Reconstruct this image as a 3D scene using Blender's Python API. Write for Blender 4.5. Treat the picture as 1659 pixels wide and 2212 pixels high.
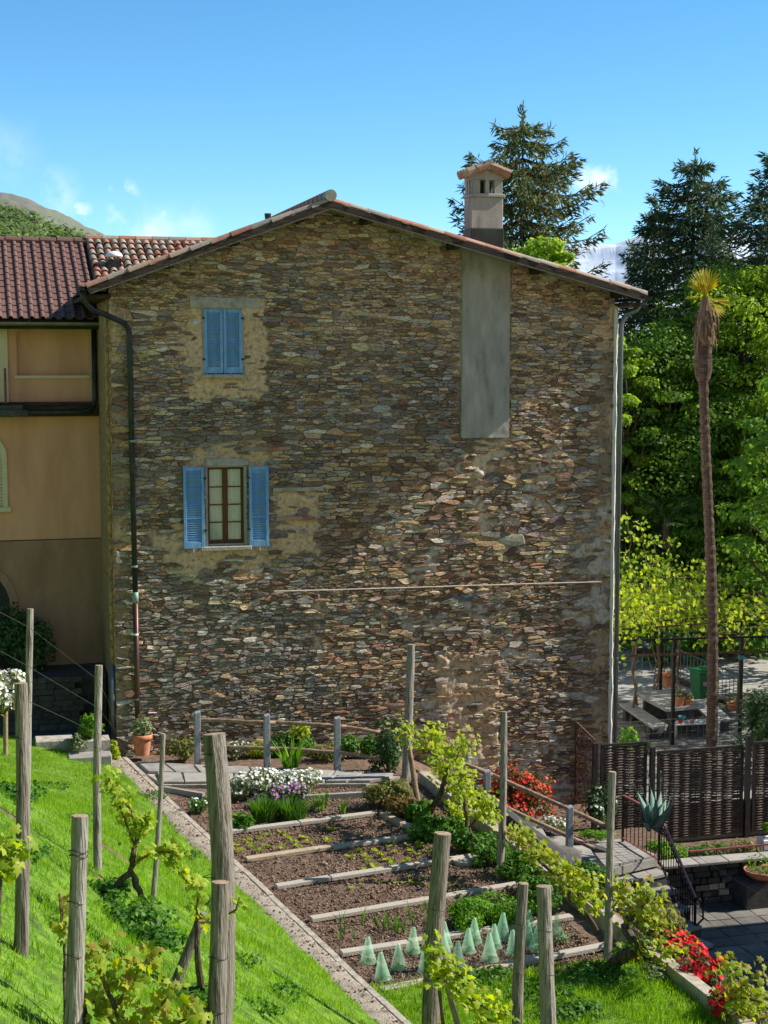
import bpy, math, random
import numpy as np
from mathutils import Vector, Matrix, noise
from mathutils.geometry import delaunay_2d_cdt
random.seed(7); RNG = np.random.default_rng(7)
R = math.radians
sc = bpy.context.scene
COL = sc.collection
for o in list(bpy.data.objects): bpy.data.objects.remove(o)

# ---------------------------------------------------------------- camera
CAM = Vector((-2.71, -31.4, 8.2)); YAW = R(15); PIT = R(5.78); FPX = 3320.0
cd = bpy.data.cameras.new('camera'); co = bpy.data.objects.new('camera', cd); COL.objects.link(co)
co.location = CAM; co.rotation_euler = (R(90) - PIT, 0, -YAW)
cd.sensor_fit = 'VERTICAL'; cd.sensor_height = 24; cd.sensor_width = 18
cd.lens = FPX / 2212 * 24; cd.clip_start = .1; cd.clip_end = 30000
sc.camera = co
sc.render.resolution_x = 768; sc.render.resolution_y = 1024

# ---------------------------------------------------------------- sun, sky, exposure
EL = R(39); AZ = R(5.5)            # the sun stands to the right, a few degrees in front of the wall
SUN = Vector((math.cos(EL) * math.cos(AZ), -math.cos(EL) * math.sin(AZ), math.sin(EL)))
sl = bpy.data.lights.new('sun', 'SUN'); sl.energy = 5.0; sl.angle = R(.5); sl.color = (1, .93, .82)
so = bpy.data.objects.new('sun', sl); COL.objects.link(so); so.rotation_euler = SUN.to_track_quat('Z', 'Y').to_euler()
so.location = (30, -5, 30)
W = bpy.data.worlds.new('World'); sc.world = W; W.use_nodes = True
nt = W.node_tree; nt.nodes.clear()
def wn(t): return nt.nodes.new(t)
sky = wn('ShaderNodeTexSky'); sky.sky_type = 'NISHITA'; sky.sun_disc = False
sky.sun_elevation = EL; sky.sun_rotation = R(90) + AZ
sky.air_density = .8; sky.dust_density = 0; sky.ozone_density = 2.2; sky.altitude = 2400
hsv = wn('ShaderNodeHueSaturation'); hsv.inputs['Hue'].default_value = .487; hsv.inputs['Saturation'].default_value = 1.22; hsv.inputs['Value'].default_value = 1.0; nt.links.new(sky.outputs[0], hsv.inputs['Color'])
bg = wn('ShaderNodeBackground'); bg.inputs['Strength'].default_value = .128
wo = wn('ShaderNodeOutputWorld')
# small fair-weather clouds low over the hills
tc = wn('ShaderNodeTexCoord')
nz = wn('ShaderNodeTexNoise'); nz.inputs['Scale'].default_value = 38; nz.inputs['Detail'].default_value = 7; nz.inputs['Roughness'].default_value = .6
nt.links.new(tc.outputs['Generated'], nz.inputs['Vector'])
fwd = Vector((math.sin(YAW) * math.cos(PIT), math.cos(YAW) * math.cos(PIT), -math.sin(PIT)))
rgt = Vector((math.cos(YAW), -math.sin(YAW), 0)); upv = rgt.cross(fwd)
def ray(px, py): return fwd + rgt * ((px - 829.5) / FPX) + upv * ((1106 - py) / FPX)
acc = None
for px, py, rad, amp in ((262, 417, .012, .8), (245, 462, .011, .5), (182, 450, .006, .5), (330, 512, .03, .4), (120, 425, .022, .3),
                         (1322, 391, .010, .7), (1275, 394, .014, .5), (1298, 392, .012, .6), (20, 330, .03, .12), (360, 455, .005, .3), (430, 500, .02, .2)):
    d = ray(px, py).normalized()
    vd = wn('ShaderNodeVectorMath'); vd.operation = 'DISTANCE'; vd.inputs[1].default_value = d
    wv = wn('ShaderNodeVectorMath'); wv.operation = 'MULTIPLY_ADD'; wv.inputs[1].default_value = (.036, .036, .022)
    nt.links.new(nz.outputs['Color'], wv.inputs[0])
    wo2 = wn('ShaderNodeVectorMath'); wo2.operation = 'SUBTRACT'; wo2.inputs[1].default_value = (.018, .018, .011)
    nt.links.new(tc.outputs['Generated'], wo2.inputs[0]); nt.links.new(wo2.outputs[0], wv.inputs[2])
    nt.links.new(wv.outputs[0], vd.inputs[0])
    mr = wn('ShaderNodeMapRange'); mr.interpolation_type = 'SMOOTHSTEP'
    mr.inputs['From Min'].default_value = rad; mr.inputs['From Max'].default_value = rad * .15
    mr.inputs['To Min'].default_value = 0; mr.inputs['To Max'].default_value = amp
    nt.links.new(vd.outputs['Value'], mr.inputs['Value'])
    if acc is None: acc = mr.outputs[0]
    else:
        ad = wn('ShaderNodeMath'); ad.operation = 'MAXIMUM'; nt.links.new(acc, ad.inputs[0]); nt.links.new(mr.outputs[0], ad.inputs[1]); acc = ad.outputs[0]
nr = wn('ShaderNodeMapRange'); nr.inputs['From Min'].default_value = .36; nr.inputs['From Max'].default_value = .6
nt.links.new(nz.outputs['Fac'], nr.inputs['Value'])
mu = wn('ShaderNodeMath'); mu.operation = 'MULTIPLY'; mu.use_clamp = True
nt.links.new(acc, mu.inputs[0]); nt.links.new(nr.outputs[0], mu.inputs[1])
mx = wn('ShaderNodeMix'); mx.data_type = 'RGBA'
nt.links.new(mu.outputs[0], mx.inputs['Factor']); nt.links.new(hsv.outputs[0], mx.inputs[6]); mx.inputs[7].default_value = (6.6, 6.8, 7.2, 1)
nt.links.new(mx.outputs[2], bg.inputs['Color']); nt.links.new(bg.outputs[0], wo.inputs['Surface'])
vs = sc.view_settings; vs.view_transform = 'Standard'; vs.look = 'None'; vs.gamma = 1; vs.exposure = .74; vs.use_curve_mapping = False

# ---------------------------------------------------------------- placing helpers: where a sight line meets a plane of the place
def atz(px, py, z): d = ray(px, py); return CAM + d * ((z - CAM.z) / d.z)
def aty(px, py, y): d = ray(px, py); return CAM + d * ((y - CAM.y) / d.y)
def atx(px, py, x): d = ray(px, py); return CAM + d * ((x - CAM.x) / d.x)
def atd(px, py, k): return CAM + ray(px, py) * k
def smooth(a, b, t): t = min(max((t - a) / (b - a), 0), 1); return t * t * (3 - 2 * t)
def line_x(y): return -.3 + (-y - .5) * .157          # foot of the grass bank (left kerb)
def bank_z(x, y):
    k = max(line_x(y) - x, 0)
    s = .2 + .54 * smooth(0, 14, -y)
    return .14 + s * k + .05 * noise.noise((x * .6, y * .6, 3))
def hit_bank(px, py):
    d = ray(px, py); t = 3.
    while t < 60:
        p = CAM + d * t
        if p.z < bank_z(p.x, p.y): return p
        t += .02
    return CAM + d * 20

# ---------------------------------------------------------------- mesh helpers
class MB:
    def __init__(s): s.v = []; s.f = []
    def add(s, vs, fs):
        n = len(s.v); s.v += [tuple(v) for v in vs]; s.f += [tuple(i + n for i in f) for f in fs]; return s
    def box(s, x0, x1, y0, y1, z0, z1):
        return s.add([(x0,y0,z0),(x1,y0,z0),(x1,y1,z0),(x0,y1,z0),(x0,y0,z1),(x1,y0,z1),(x1,y1,z1),(x0,y1,z1)],
                     [(0,3,2,1),(4,5,6,7),(0,1,5,4),(1,2,6,5),(2,3,7,6),(3,0,4,7)])
    def beam(s, a, b, w, h, up=(0,0,1)):
        a = Vector(a); b = Vector(b); d = (b - a).normalized(); sd = d.cross(Vector(up)).normalized(); u = sd.cross(d)
        vs = []
        for p in (a, b):
            for i, j in ((-1,-1),(1,-1),(1,1),(-1,1)): vs.append(p + sd * (i * w / 2) + u * (j * h / 2))
        return s.add(vs, [(0,1,2,3),(7,6,5,4),(0,4,5,1),(1,5,6,2),(2,6,7,3),(3,7,4,0)])
    def tube(s, pts, r, n=8, cap=True, jit=0):
        pts = [Vector(p) for p in pts]; m = len(pts)
        rr = r if isinstance(r, (list, tuple)) else [r] * m
        u = None; vs = []
        for i, p in enumerate(pts):
            d = (pts[min(i + 1, m - 1)] - pts[max(i - 1, 0)]).normalized()
            if u is None:
                u = d.cross(Vector((.13, .2, 1)) if abs(d.z) < .9 else Vector((1, .1, 0))).normalized()
            else: u = (u - d * u.dot(d)).normalized()
            w = d.cross(u)
            for k in range(n):
                a = 2 * math.pi * k / n; q = rr[i] * (1 + (random.uniform(-jit, jit) if jit else 0))
                vs.append(p + u * (math.cos(a) * q) + w * (math.sin(a) * q))
        fs = []
        for i in range(m - 1):
            for k in range(n):
                fs.append((i*n+k, i*n+(k+1)%n, (i+1)*n+(k+1)%n, (i+1)*n+k))
        if cap: fs.append(tuple(range(n-1, -1, -1))); fs.append(tuple((m-1)*n + k for k in range(n)))
        return s.add(vs, fs)
    def lathe(s, c, prof, n=16, cap=True):
        vs = []
        for r, z in prof:
            for k in range(n):
                a = 2 * math.pi * k / n; vs.append((c[0] + r*math.cos(a), c[1] + r*math.sin(a), c[2] + z))
        fs = []; m = len(prof)
        for i in range(m - 1):
            for k in range(n): fs.append((i*n+k, i*n+(k+1)%n, (i+1)*n+(k+1)%n, (i+1)*n+k))
        if cap: fs.append(tuple(range(n-1, -1, -1))); fs.append(tuple((m-1)*n+k for k in range(n)))
        return s.add(vs, fs)
    def prism(s, poly, vec):
        n = len(poly); a = [Vector(p) for p in poly]; b = [p + Vector(vec) for p in a]
        return s.add(a + b, [tuple(range(n)), tuple(range(2*n-1, n-1, -1))] + [(i, i+n, (i+1)%n+n, (i+1)%n) for i in range(n)])
    def grid(s, fn, nu, nv):
        vs = [fn(i / nu, j / nv) for j in range(nv + 1) for i in range(nu + 1)]
        fs = [(j*(nu+1)+i, j*(nu+1)+i+1, (j+1)*(nu+1)+i+1, (j+1)*(nu+1)+i) for j in range(nv) for i in range(nu)]
        return s.add(vs, fs)
    def mesh(s, name, m, smooth=False):
        me = bpy.data.meshes.new(name); me.from_pydata(s.v, [], s.f)
        if m: me.materials.append(m)
        if smooth: me.shade_smooth()
        me.update(); return me
    def build(s, name, m, parent=None, smooth=False, loc=None):
        return link(name, s.mesh(name, m, smooth), parent, loc)
def link(name, me, parent=None, loc=None, rot=None):
    o = bpy.data.objects.new(name, me); COL.objects.link(o)
    if loc is not None: o.location = loc
    if rot is not None: o.rotation_euler = rot
    if parent is not None: o.parent = parent
    return o
def bevel(o, w=.01, seg=2):
    md = o.modifiers.new('bevel', 'BEVEL'); md.width = w; md.segments = seg; md.limit_method = 'ANGLE'; md.angle_limit = R(35); return o
def tag(o, label, cat, group=None):
    o['label'] = label; o['category'] = cat
    if group: o['group'] = group
    return o
def struct(o): o['kind'] = 'structure'; return o
def stuff(o, label=None, cat=None):
    o['kind'] = 'stuff'
    if label: o['label'] = label; o['category'] = cat
    return o
def thing(name, label, cat, loc=(0, 0, 0), group=None):
    o = bpy.data.objects.new(name, None); COL.objects.link(o); o.empty_display_size = .1
    o.location = loc; bpy_upd.append(o); return tag(o, label, cat, group)
bpy_upd = []
def part(name, mb, m, parent, smooth=False, kind=None):
    """link a mesh given in world coordinates as a child of a thing whose origin may be elsewhere"""
    o = mb.build(name, m, parent, smooth) if isinstance(mb, MB) else link(name, mb, parent)
    off = Vector((0, 0, 0)); p = parent
    while p is not None: off += p.location; p = p.parent
    o.location = -off
    if kind: o['kind'] = kind
    return o
def np_mesh(name, V, Fc, m, smooth=False):
    me = bpy.data.meshes.new(name); V = np.asarray(V, np.float32); Fc = np.asarray(Fc, np.int32); k = Fc.shape[1]
    me.vertices.add(len(V)); me.vertices.foreach_set('co', V.ravel())
    me.loops.add(Fc.size); me.loops.foreach_set('vertex_index', Fc.ravel())
    me.polygons.add(len(Fc)); me.polygons.foreach_set('loop_start', np.arange(0, Fc.size, k, dtype=np.int32))
    me.polygons.foreach_set('loop_total', np.full(len(Fc), k, np.int32))
    if smooth: me.polygons.foreach_set('use_smooth', np.ones(len(Fc), bool))
    me.materials.append(m); me.update(calc_edges=True); return me
TPL = {
 'leaf': (np.array([(0,0,0),(-.28,.42,.07),(0,1,-.06),(.28,.42,.07)]), np.array([(0,3,2),(0,2,1)])),
 'round': (np.array([(0,0,0),(-.36,.25,.05),(-.33,.72,.05),(0,1,-.04),(.33,.72,.05),(.36,.25,.05)]), np.array([(0,5,4),(0,4,3),(0,3,2),(0,2,1)])),
 'needle': (np.array([(0,0,0),(-.11,.45,.03),(0,1,0),(.11,.45,-.03)]), np.array([(0,3,2),(0,2,1)])),
 'blade': (np.array([(-.045,0,0),(.045,0,0),(.03,.55,.08),(0,1,.3),(-.03,.55,.08)]), np.array([(0,1,2),(0,2,4),(4,2,3)])),
}
_o = [(0,.02),(.22,-.16),(.5,.1),(.3,.28),(.52,.56),(.24,.6),(.0,1),(-.24,.6),(-.52,.56),(-.3,.28),(-.5,.1),(-.22,-.16)]
TPL['vine'] = (np.array([(0,.32,.08)] + [(x, y, -.25*(x*x+(y-.3)**2)) for x, y in _o]), np.array([(0, 1+i, 1+(i+1) % 12) for i in range(12)]))
_p = [(math.cos(a)*(.5 if i % 2 else .42), math.sin(a)*(.5 if i % 2 else .42)) for i, a in enumerate([2*math.pi*k/8 for k in range(8)])]
TPL['bloom'] = (np.array([(0,0,-.06)] + [(x, y, .1) for x, y in _p]), np.array([(0, 1+i, 1+(i+1) % 8) for i in range(8)]))
def unit(a): return a / (np.linalg.norm(a, axis=1, keepdims=True) + 1e-9)
def leaf_np(P, size, shape='leaf', nrm=None, dirs=None, up=.6, svar=.35):
    """N leaves: returns vertices and triangles"""
    P = np.asarray(P, float); N = len(P); T, Fc = TPL[shape]
    n = RNG.normal(size=(N, 3)) if nrm is None else np.asarray(nrm, float) + RNG.normal(size=(N, 3)) * .35
    n = unit(n); n[:, 2] = n[:, 2] * (1 - up) + up * np.abs(n[:, 2]) + up * .5; n = unit(n)
    t = RNG.normal(size=(N, 3)) if dirs is None else np.asarray(dirs, float) + RNG.normal(size=(N, 3)) * .25
    t = unit(t - n * np.sum(t * n, 1, keepdims=True)); b = np.cross(t, n)
    s = np.asarray(size) * (1 + RNG.uniform(-svar, svar, N))
    M3 = np.stack([b, t, n], 2)
    V = P[:, None, :] + s[:, None, None] * np.einsum('nij,kj->nki', M3, T)
    Fa = Fc[None] + (np.arange(N) * len(T))[:, None, None]
    return V.reshape(-1, 3), Fa.reshape(-1, 3)
def leaves(name, P, size, m, parent=None, shape='leaf', **kw):
    V, Fa = leaf_np(P, size, shape, **kw)
    me = np_mesh(name, V, Fa, m)
    return part(name, me, None, parent) if parent is not None else link(name, me)

# ---------------------------------------------------------------- materials
def newmat(name):
    m = bpy.data.materials.new(name); m.use_nodes = True; n = m.node_tree; n.nodes.clear(); return m, n
def ramp(n, cols):
    r = n.nodes.new('ShaderNodeValToRGB'); e = r.color_ramp.elements
    while len(e) < len(cols): e.new(.5)
    for i, c in enumerate(cols): e[i].position = i / (len(cols) - 1) if len(cols) > 1 else 0; e[i].color = (*c, 1)
    return r
def mat(name, cols, scale=6, rough=.8, bump=0, bscale=None, stretch=(1,1,1), metal=0, spec=.3, rand=0, island=0, attr=None, spread=(.3,.7), coat=0, detail=6):
    m, n = newmat(name); L = n.links.new
    out = n.nodes.new('ShaderNodeOutputMaterial'); b = n.nodes.new('ShaderNodeBsdfPrincipled'); L(b.outputs[0], out.inputs[0])
    b.inputs['Roughness'].default_value = rough; b.inputs['Metallic'].default_value = metal; b.inputs['Specular IOR Level'].default_value = spec
    b.inputs['Coat Weight'].default_value = coat
    t = n.nodes.new('ShaderNodeTexCoord'); mp = n.nodes.new('ShaderNodeMapping'); mp.inputs['Scale'].default_value = stretch
    L(t.outputs['Object'], mp.inputs[0])
    vec = mp.outputs[0]
    if rand:
        oi = n.nodes.new('ShaderNodeObjectInfo'); va = n.nodes.new('ShaderNodeVectorMath'); va.operation = 'ADD'
        sm = n.nodes.new('ShaderNodeMath'); sm.operation = 'MULTIPLY'; sm.inputs[1].default_value = 50; L(oi.outputs['Random'], sm.inputs[0])
        L(vec, va.inputs[0]); L(sm.outputs[0], va.inputs[1]); vec = va.outputs[0]
    nz = n.nodes.new('ShaderNodeTexNoise'); nz.inputs['Scale'].default_value = scale; nz.inputs['Detail'].default_value = min(detail, 4); nz.inputs['Roughness'].default_value = .62
    L(vec, nz.inputs['Vector'])
    fac = nz.outputs['Fac']
    mr = n.nodes.new('ShaderNodeMapRange'); mr.inputs['From Min'].default_value = spread[0]; mr.inputs['From Max'].default_value = spread[1]; L(fac, mr.inputs['Value']); fac = mr.outputs[0]
    if rand or island:
        if island: g = n.nodes.new('ShaderNodeNewGeometry'); src = g.outputs['Random Per Island']; amt = island
        else: src = oi.outputs['Random']; amt = rand
        mm = n.nodes.new('ShaderNodeMix'); mm.inputs[0].default_value = amt; L(fac, mm.inputs[2]); L(src, mm.inputs[3]); fac = mm.outputs[0]
    if attr:
        at = n.nodes.new('ShaderNodeAttribute'); at.attribute_name = attr
        k = ramp(n, cols); L(fac, k.inputs[0])
        mx = n.nodes.new('ShaderNodeMix'); mx.data_type = 'RGBA'; mx.blend_type = 'MULTIPLY'; mx.inputs[0].default_value = 1
        L(at.outputs['Color'], mx.inputs[6]); L(k.outputs[0], mx.inputs[7]); L(mx.outputs[2], b.inputs['Base Color'])
    else:
        k = ramp(n, cols); L(fac, k.inputs[0]); L(k.outputs[0], b.inputs['Base Color'])
    if bump:
        n2 = n.nodes.new('ShaderNodeTexNoise'); n2.inputs['Scale'].default_value = bscale or scale * 3; n2.inputs['Detail'].default_value = 4; L(vec, n2.inputs['Vector'])
        bp = n.nodes.new('ShaderNodeBump'); bp.inputs['Strength'].default_value = bump; bp.inputs['Distance'].default_value = .02
        L(n2.outputs['Fac'], bp.inputs['Height']); L(bp.outputs[0], b.inputs['Normal'])
    return m
def leafmat(name, cols, trans=.45, rough=.5, spec=.25, patch=0, pscale=1.2):
    m, n = newmat(name); L = n.links.new
    out = n.nodes.new('ShaderNodeOutputMaterial'); b = n.nodes.new('ShaderNodeBsdfPrincipled'); b.inputs['Roughness'].default_value = rough; b.inputs['Specular IOR Level'].default_value = spec
    g = n.nodes.new('ShaderNodeNewGeometry'); k = ramp(n, cols); fac = g.outputs['Random Per Island']
    if patch:
        tcx = n.nodes.new('ShaderNodeTexCoord'); pn = n.nodes.new('ShaderNodeTexNoise'); pn.inputs['Scale'].default_value = pscale; pn.inputs['Detail'].default_value = 3; L(tcx.outputs['Object'], pn.inputs['Vector'])
        pr = n.nodes.new('ShaderNodeMapRange'); pr.inputs['From Min'].default_value = .3; pr.inputs['From Max'].default_value = .7; L(pn.outputs['Fac'], pr.inputs['Value'])
        pm = n.nodes.new('ShaderNodeMix'); pm.inputs[0].default_value = patch; L(fac, pm.inputs[2]); L(pr.outputs[0], pm.inputs[3]); fac = pm.outputs[0]
    L(fac, k.inputs[0]); L(k.outputs[0], b.inputs['Base Color'])
    tr = n.nodes.new('ShaderNodeBsdfTranslucent'); hs = n.nodes.new('ShaderNodeHueSaturation'); hs.inputs['Value'].default_value = 1.35; hs.inputs['Saturation'].default_value = 1.1; hs.inputs['Hue'].default_value = .49
    L(k.outputs[0], hs.inputs['Color']); L(hs.outputs[0], tr.inputs['Color'])
    mx = n.nodes.new('ShaderNodeMixShader'); mx.inputs[0].default_value = trans; L(b.outputs[0], mx.inputs[1]); L(tr.outputs[0], mx.inputs[2]); L(mx.outputs[0], out.inputs[0])
    return m
def flat(name, c, rough=.6, metal=0, spec=.4): return mat(name, [c, tuple(min(1, x * 1.15) for x in c)], 3, rough, 0, metal=metal, spec=spec)
def glassmat(name, tint, alpha=.35, rough=.05):
    m, n = newmat(name); L = n.links.new
    out = n.nodes.new('ShaderNodeOutputMaterial'); g = n.nodes.new('ShaderNodeBsdfGlossy'); g.inputs['Roughness'].default_value = rough
    t = n.nodes.new('ShaderNodeBsdfTransparent'); t.inputs['Color'].default_value = (*tint, 1)
    lw = n.nodes.new('ShaderNodeFresnel'); lw.inputs['IOR'].default_value = 1.5
    mx = n.nodes.new('ShaderNodeMixShader'); L(lw.outputs[0], mx.inputs[0]); L(t.outputs[0], mx.inputs[1]); L(g.outputs[0], mx.inputs[2]); L(mx.outputs[0], out.inputs[0])
    return m
M = {}
M['stone'] = mat('stone', [(.3,.29,.28),(.85,.85,.85),(1.15,1.12,1.08),(1.75,1.66,1.5)], 17, .9, 1, 36, attr='col', stretch=(1,1,2.2))
M['mortar'] = mat('mortar', [(.42,.4,.37),(.9,.9,.9),(1.1,1.08,1.05),(1.35,1.3,1.25)], 12, .95, 1, 40, attr='col')
M['render_grey'] = mat('render_grey', [(.22,.205,.185),(.33,.31,.28),(.38,.36,.325),(.45,.425,.385)], 2.2, .92, .6, 45, stretch=(1.8,1,.6))
M['render_white'] = mat('render_white', [(.62,.61,.58),(.8,.8,.78)], 3, .9, .4, 40)
M['render_side'] = mat('render_side', [(.27,.15,.065),(.50,.31,.13),(.2,.105,.05),(.46,.3,.15)], 9, .95, 1, 30)
M['beige'] = mat('beige', [(.55,.285,.19),(.66,.36,.25),(.74,.42,.30)], 1.3, .92, .25, 90, stretch=(1.6,1.6,.35), spread=(.25,.75))
M['brown_plinth'] = mat('brown_plinth', [(.25,.15,.105),(.33,.205,.145),(.4,.255,.185)], 1.2, .95, .6, 25, stretch=(1.5,1.5,.5))
M['cream'] = mat('cream', [(.6,.52,.38),(.68,.6,.45)], 3, .8)
M['lintel'] = mat('lintel', [(.24,.22,.19),(.39,.365,.32),(.45,.42,.37)], 8, .9, .5, 40)
M['old_wood'] = mat('old_wood', [(.018,.012,.009),(.045,.03,.022),(.085,.062,.046)], 5, .85, .4, 30, stretch=(.4,4,4))
M['clay'] = mat('clay', [(.25,.10,.065),(.34,.155,.105),(.4,.25,.18),(.36,.3,.235),(.22,.2,.175),(.44,.34,.27)], 14, .85, .35, 50, rand=.8)
M['clay_roof'] = mat('clay_roof', [(.26,.10,.06),(.4,.18,.11),(.4,.3,.2)], 6, .85, .35, 50)
M['brown_tile'] = mat('brown_tile', [(.12,.062,.05),(.165,.088,.07)], 10, .75, .2, 50, rand=.5, spec=.4)
M['metal_dark'] = mat('metal_dark', [(.028,.034,.034),(.06,.07,.066)], 4, .45, .1, metal=.6)
M['metal_brown'] = mat('metal_brown', [(.07,.038,.03),(.12,.07,.055)], 4, .42, .1, metal=.6, stretch=(1,1,.3))
M['metal_grey'] = mat('metal_grey', [(.13,.15,.16),(.22,.24,.25)], 4, .4, .1, metal=.7, stretch=(1,1,.3))
M['verdigris'] = mat('verdigris', [(.16,.26,.23),(.3,.42,.37)], 20, .6, metal=.3)
M['black_iron'] = mat('black_iron', [(.012,.012,.014),(.03,.026,.026)], 12, .5, .1, metal=.4)
M['red_iron'] = mat('red_iron', [(.2,.06,.06),(.3,.11,.105)], 12, .5, .1, metal=.2)
M['rust'] = mat('rust', [(.035,.018,.012),(.10,.045,.025),(.16,.075,.04)], 9, .9, .5, 40)
M['blue'] = mat('blue', [(.12,.27,.5),(.165,.36,.64),(.26,.45,.68)], 9, .6, .15, 40, spec=.35, stretch=(1,1,.4))
M['win_wood'] = mat('win_wood', [(.07,.028,.01),(.13,.055,.02)], 7, .45, .1, stretch=(6,6,.5))
M['curtain'] = mat('curtain', [(.68,.8,.8),(.84,.92,.92)], 3, .9, stretch=(4,4,.3))
M['hollow_shade'] = flat('hollow_shade', (.03,.032,.03), .9)  # near-black stands in for the shade in unlit hollows
M['pane'] = glassmat('pane', (.93,.96,.95))
M['post_wood'] = mat('post_wood', [(.05,.04,.033),(.165,.14,.12),(.33,.30,.27),(.24,.205,.175),(.09,.07,.055)], 7, .92, 1, 26, stretch=(3.4,3.4,.16), rand=.1, spread=(.3,.7))
M['post_dark'] = mat('post_dark', [(.032,.025,.02),(.115,.094,.078),(.26,.23,.2),(.175,.14,.112),(.06,.046,.036)], 7, .92, 1, 26, stretch=(3.4,3.4,.16), rand=.1, spread=(.3,.7))
M['cut_wood'] = mat('cut_wood', [(.20,.13,.08),(.38,.29,.2)], 22, .9, .3)
M['rail_wood'] = mat('rail_wood', [(.13,.085,.055),(.27,.185,.125),(.35,.26,.19)], 9, .85, .4, 30)
M['granite'] = mat('granite', [(.16,.175,.20),(.28,.30,.33),(.36,.38,.40)], 30, .8, .4, 60)
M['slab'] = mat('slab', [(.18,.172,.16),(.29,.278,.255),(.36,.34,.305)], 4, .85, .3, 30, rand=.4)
M['slab_dark'] = mat('slab_dark', [(.025,.025,.027),(.055,.055,.056),(.095,.093,.09)], 6, .75, .4, 30, rand=.4)  # darkened further to stand in for deep shade in the left yard
M['plank'] = mat('plank', [(.27,.21,.15),(.42,.34,.25),(.36,.34,.31),(.50,.38,.26)], 5, .9, .4, 40, rand=.6)
M['concrete'] = mat('concrete', [(.22,.18,.135),(.38,.33,.26),(.46,.41,.33)], 6, .92, .5, 40)
M['concrete_grey'] = mat('concrete_grey', [(.21,.175,.14),(.36,.32,.265),(.44,.40,.345)], 7, .92, .5, 40)
M['thatch'] = mat('thatch', [(.15,.12,.09),(.26,.22,.175),(.34,.295,.24),(.19,.18,.11)], 6, .95, .9, 40)
M['soil'] = mat('soil', [(.065,.04,.027),(.155,.1,.07),(.22,.15,.108)], 9, .97, 1, 45)
M['clod'] = mat('clod', [(.06,.036,.024),(.18,.115,.08),(.34,.26,.2)], 9, .97, .6, 40, island=.7)
M['turf'] = mat('turf', [(.06,.06,.025),(.08,.16,.016),(.14,.26,.02),(.22,.27,.05)], 5, .9, .9, 60)
M['grass'] = leafmat('grass', [(.06,.13,.012),(.13,.26,.018),(.21,.43,.02),(.26,.43,.045),(.40,.38,.13)], .5, patch=.45, pscale=3.5)
M['clay_old'] = mat('clay_old', [(.22,.12,.08),(.34,.2,.14),(.36,.28,.21),(.26,.22,.18)], 14, .88, .4, 50, rand=.6)
M['terra'] = mat('terra', [(.36,.125,.06),(.50,.20,.11),(.55,.27,.17)], 9, .8, .2)
M['bark'] = mat('bark', [(.035,.025,.018),(.09,.066,.048),(.16,.125,.095)], 14, .95, .9, 40, stretch=(1.5,1.5,.5))
M['cane'] = mat('cane', [(.11,.065,.035),(.2,.13,.075)], 14, .85, .4)
M['vine'] = leafmat('vine', [(.2,.31,.02),(.3,.42,.03),(.4,.5,.05),(.44,.47,.06),(.16,.27,.02)], .55)
M['vine_gold'] = leafmat('vine_gold', [(.22,.31,.025),(.32,.42,.035),(.40,.42,.045),(.2,.3,.025),(.38,.25,.06)], .55)
M['vine_green'] = leafmat('vine_green', [(.12,.22,.025),(.2,.31,.035),(.28,.38,.05),(.34,.38,.06)], .5)
M['leaf_mid'] = leafmat('leaf_mid', [(.045,.12,.014),(.07,.18,.02),(.10,.24,.03),(.05,.14,.02)], .4)
M['leaf_dark'] = leafmat('leaf_dark', [(.02,.055,.014),(.035,.09,.02),(.055,.12,.03),(.1,.15,.06)], .25)
M['leaf_fresh'] = leafmat('leaf_fresh', [(.07,.19,.018),(.11,.27,.025),(.16,.34,.035),(.2,.36,.05)], .5)
M['leaf_grey'] = leafmat('leaf_grey', [(.12,.17,.08),(.2,.25,.12),(.28,.3,.14)], .35)
M['leaf_olive'] = leafmat('leaf_olive', [(.12,.17,.04),(.2,.24,.06),(.24,.2,.07),(.1,.15,.03)], .4)
M['leaf_bronze'] = leafmat('leaf_bronze', [(.10,.14,.03),(.17,.13,.04),(.2,.09,.03),(.08,.11,.025)], .4)
M['tree_fresh'] = leafmat('tree_fresh', [(.12,.21,.025),(.21,.34,.035),(.3,.44,.055),(.4,.5,.085)], .58, patch=.35, pscale=.5)
M['tree_mid'] = leafmat('tree_mid', [(.06,.13,.022),(.11,.22,.03),(.17,.3,.042),(.24,.37,.06)], .56, patch=.35, pscale=.5)
M['slab_terr'] = mat('slab_terr', [(.08,.075,.068),(.15,.14,.125),(.23,.21,.185)], 4, .85, .4, 30, rand=.6)
M['spruce'] = leafmat('spruce', [(.035,.065,.024),(.065,.105,.036),(.105,.145,.046),(.15,.16,.05),(.17,.12,.045)], .3, .6)
M['spruce_blue'] = leafmat('spruce_blue', [(.024,.055,.03),(.045,.085,.042),(.07,.115,.052),(.11,.14,.055)], .3, .6)
M['hill_leaf'] = leafmat('hill_leaf', [(.07,.13,.03),(.12,.2,.05),(.16,.25,.06),(.1,.1,.06),(.19,.27,.08)], .4)
M['agave'] = mat('agave', [(.13,.24,.2),(.2,.33,.28),(.27,.4,.34)], 4, .5, .05, stretch=(1,1,.4))
M['palm_dead'] = mat('palm_dead', [(.08,.048,.03),(.19,.12,.075),(.3,.21,.14)], 9, .95, .6, 30, stretch=(2,2,.3), island=.3)
M['palm_trunk'] = mat('palm_trunk', [(.035,.022,.016),(.09,.058,.042),(.17,.118,.088)], 9, .95, 1, 20, stretch=(.6,.6,5))
M['palm_leaf'] = leafmat('palm_leaf', [(.3,.32,.03),(.44,.4,.03),(.5,.38,.03),(.2,.28,.03)], .4)
def petal(n, cols): return leafmat(n, cols, .3, .6)
M['white_f'] = petal('white_petal', [(.75,.75,.72),(.82,.82,.8),(.7,.72,.62)])
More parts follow.
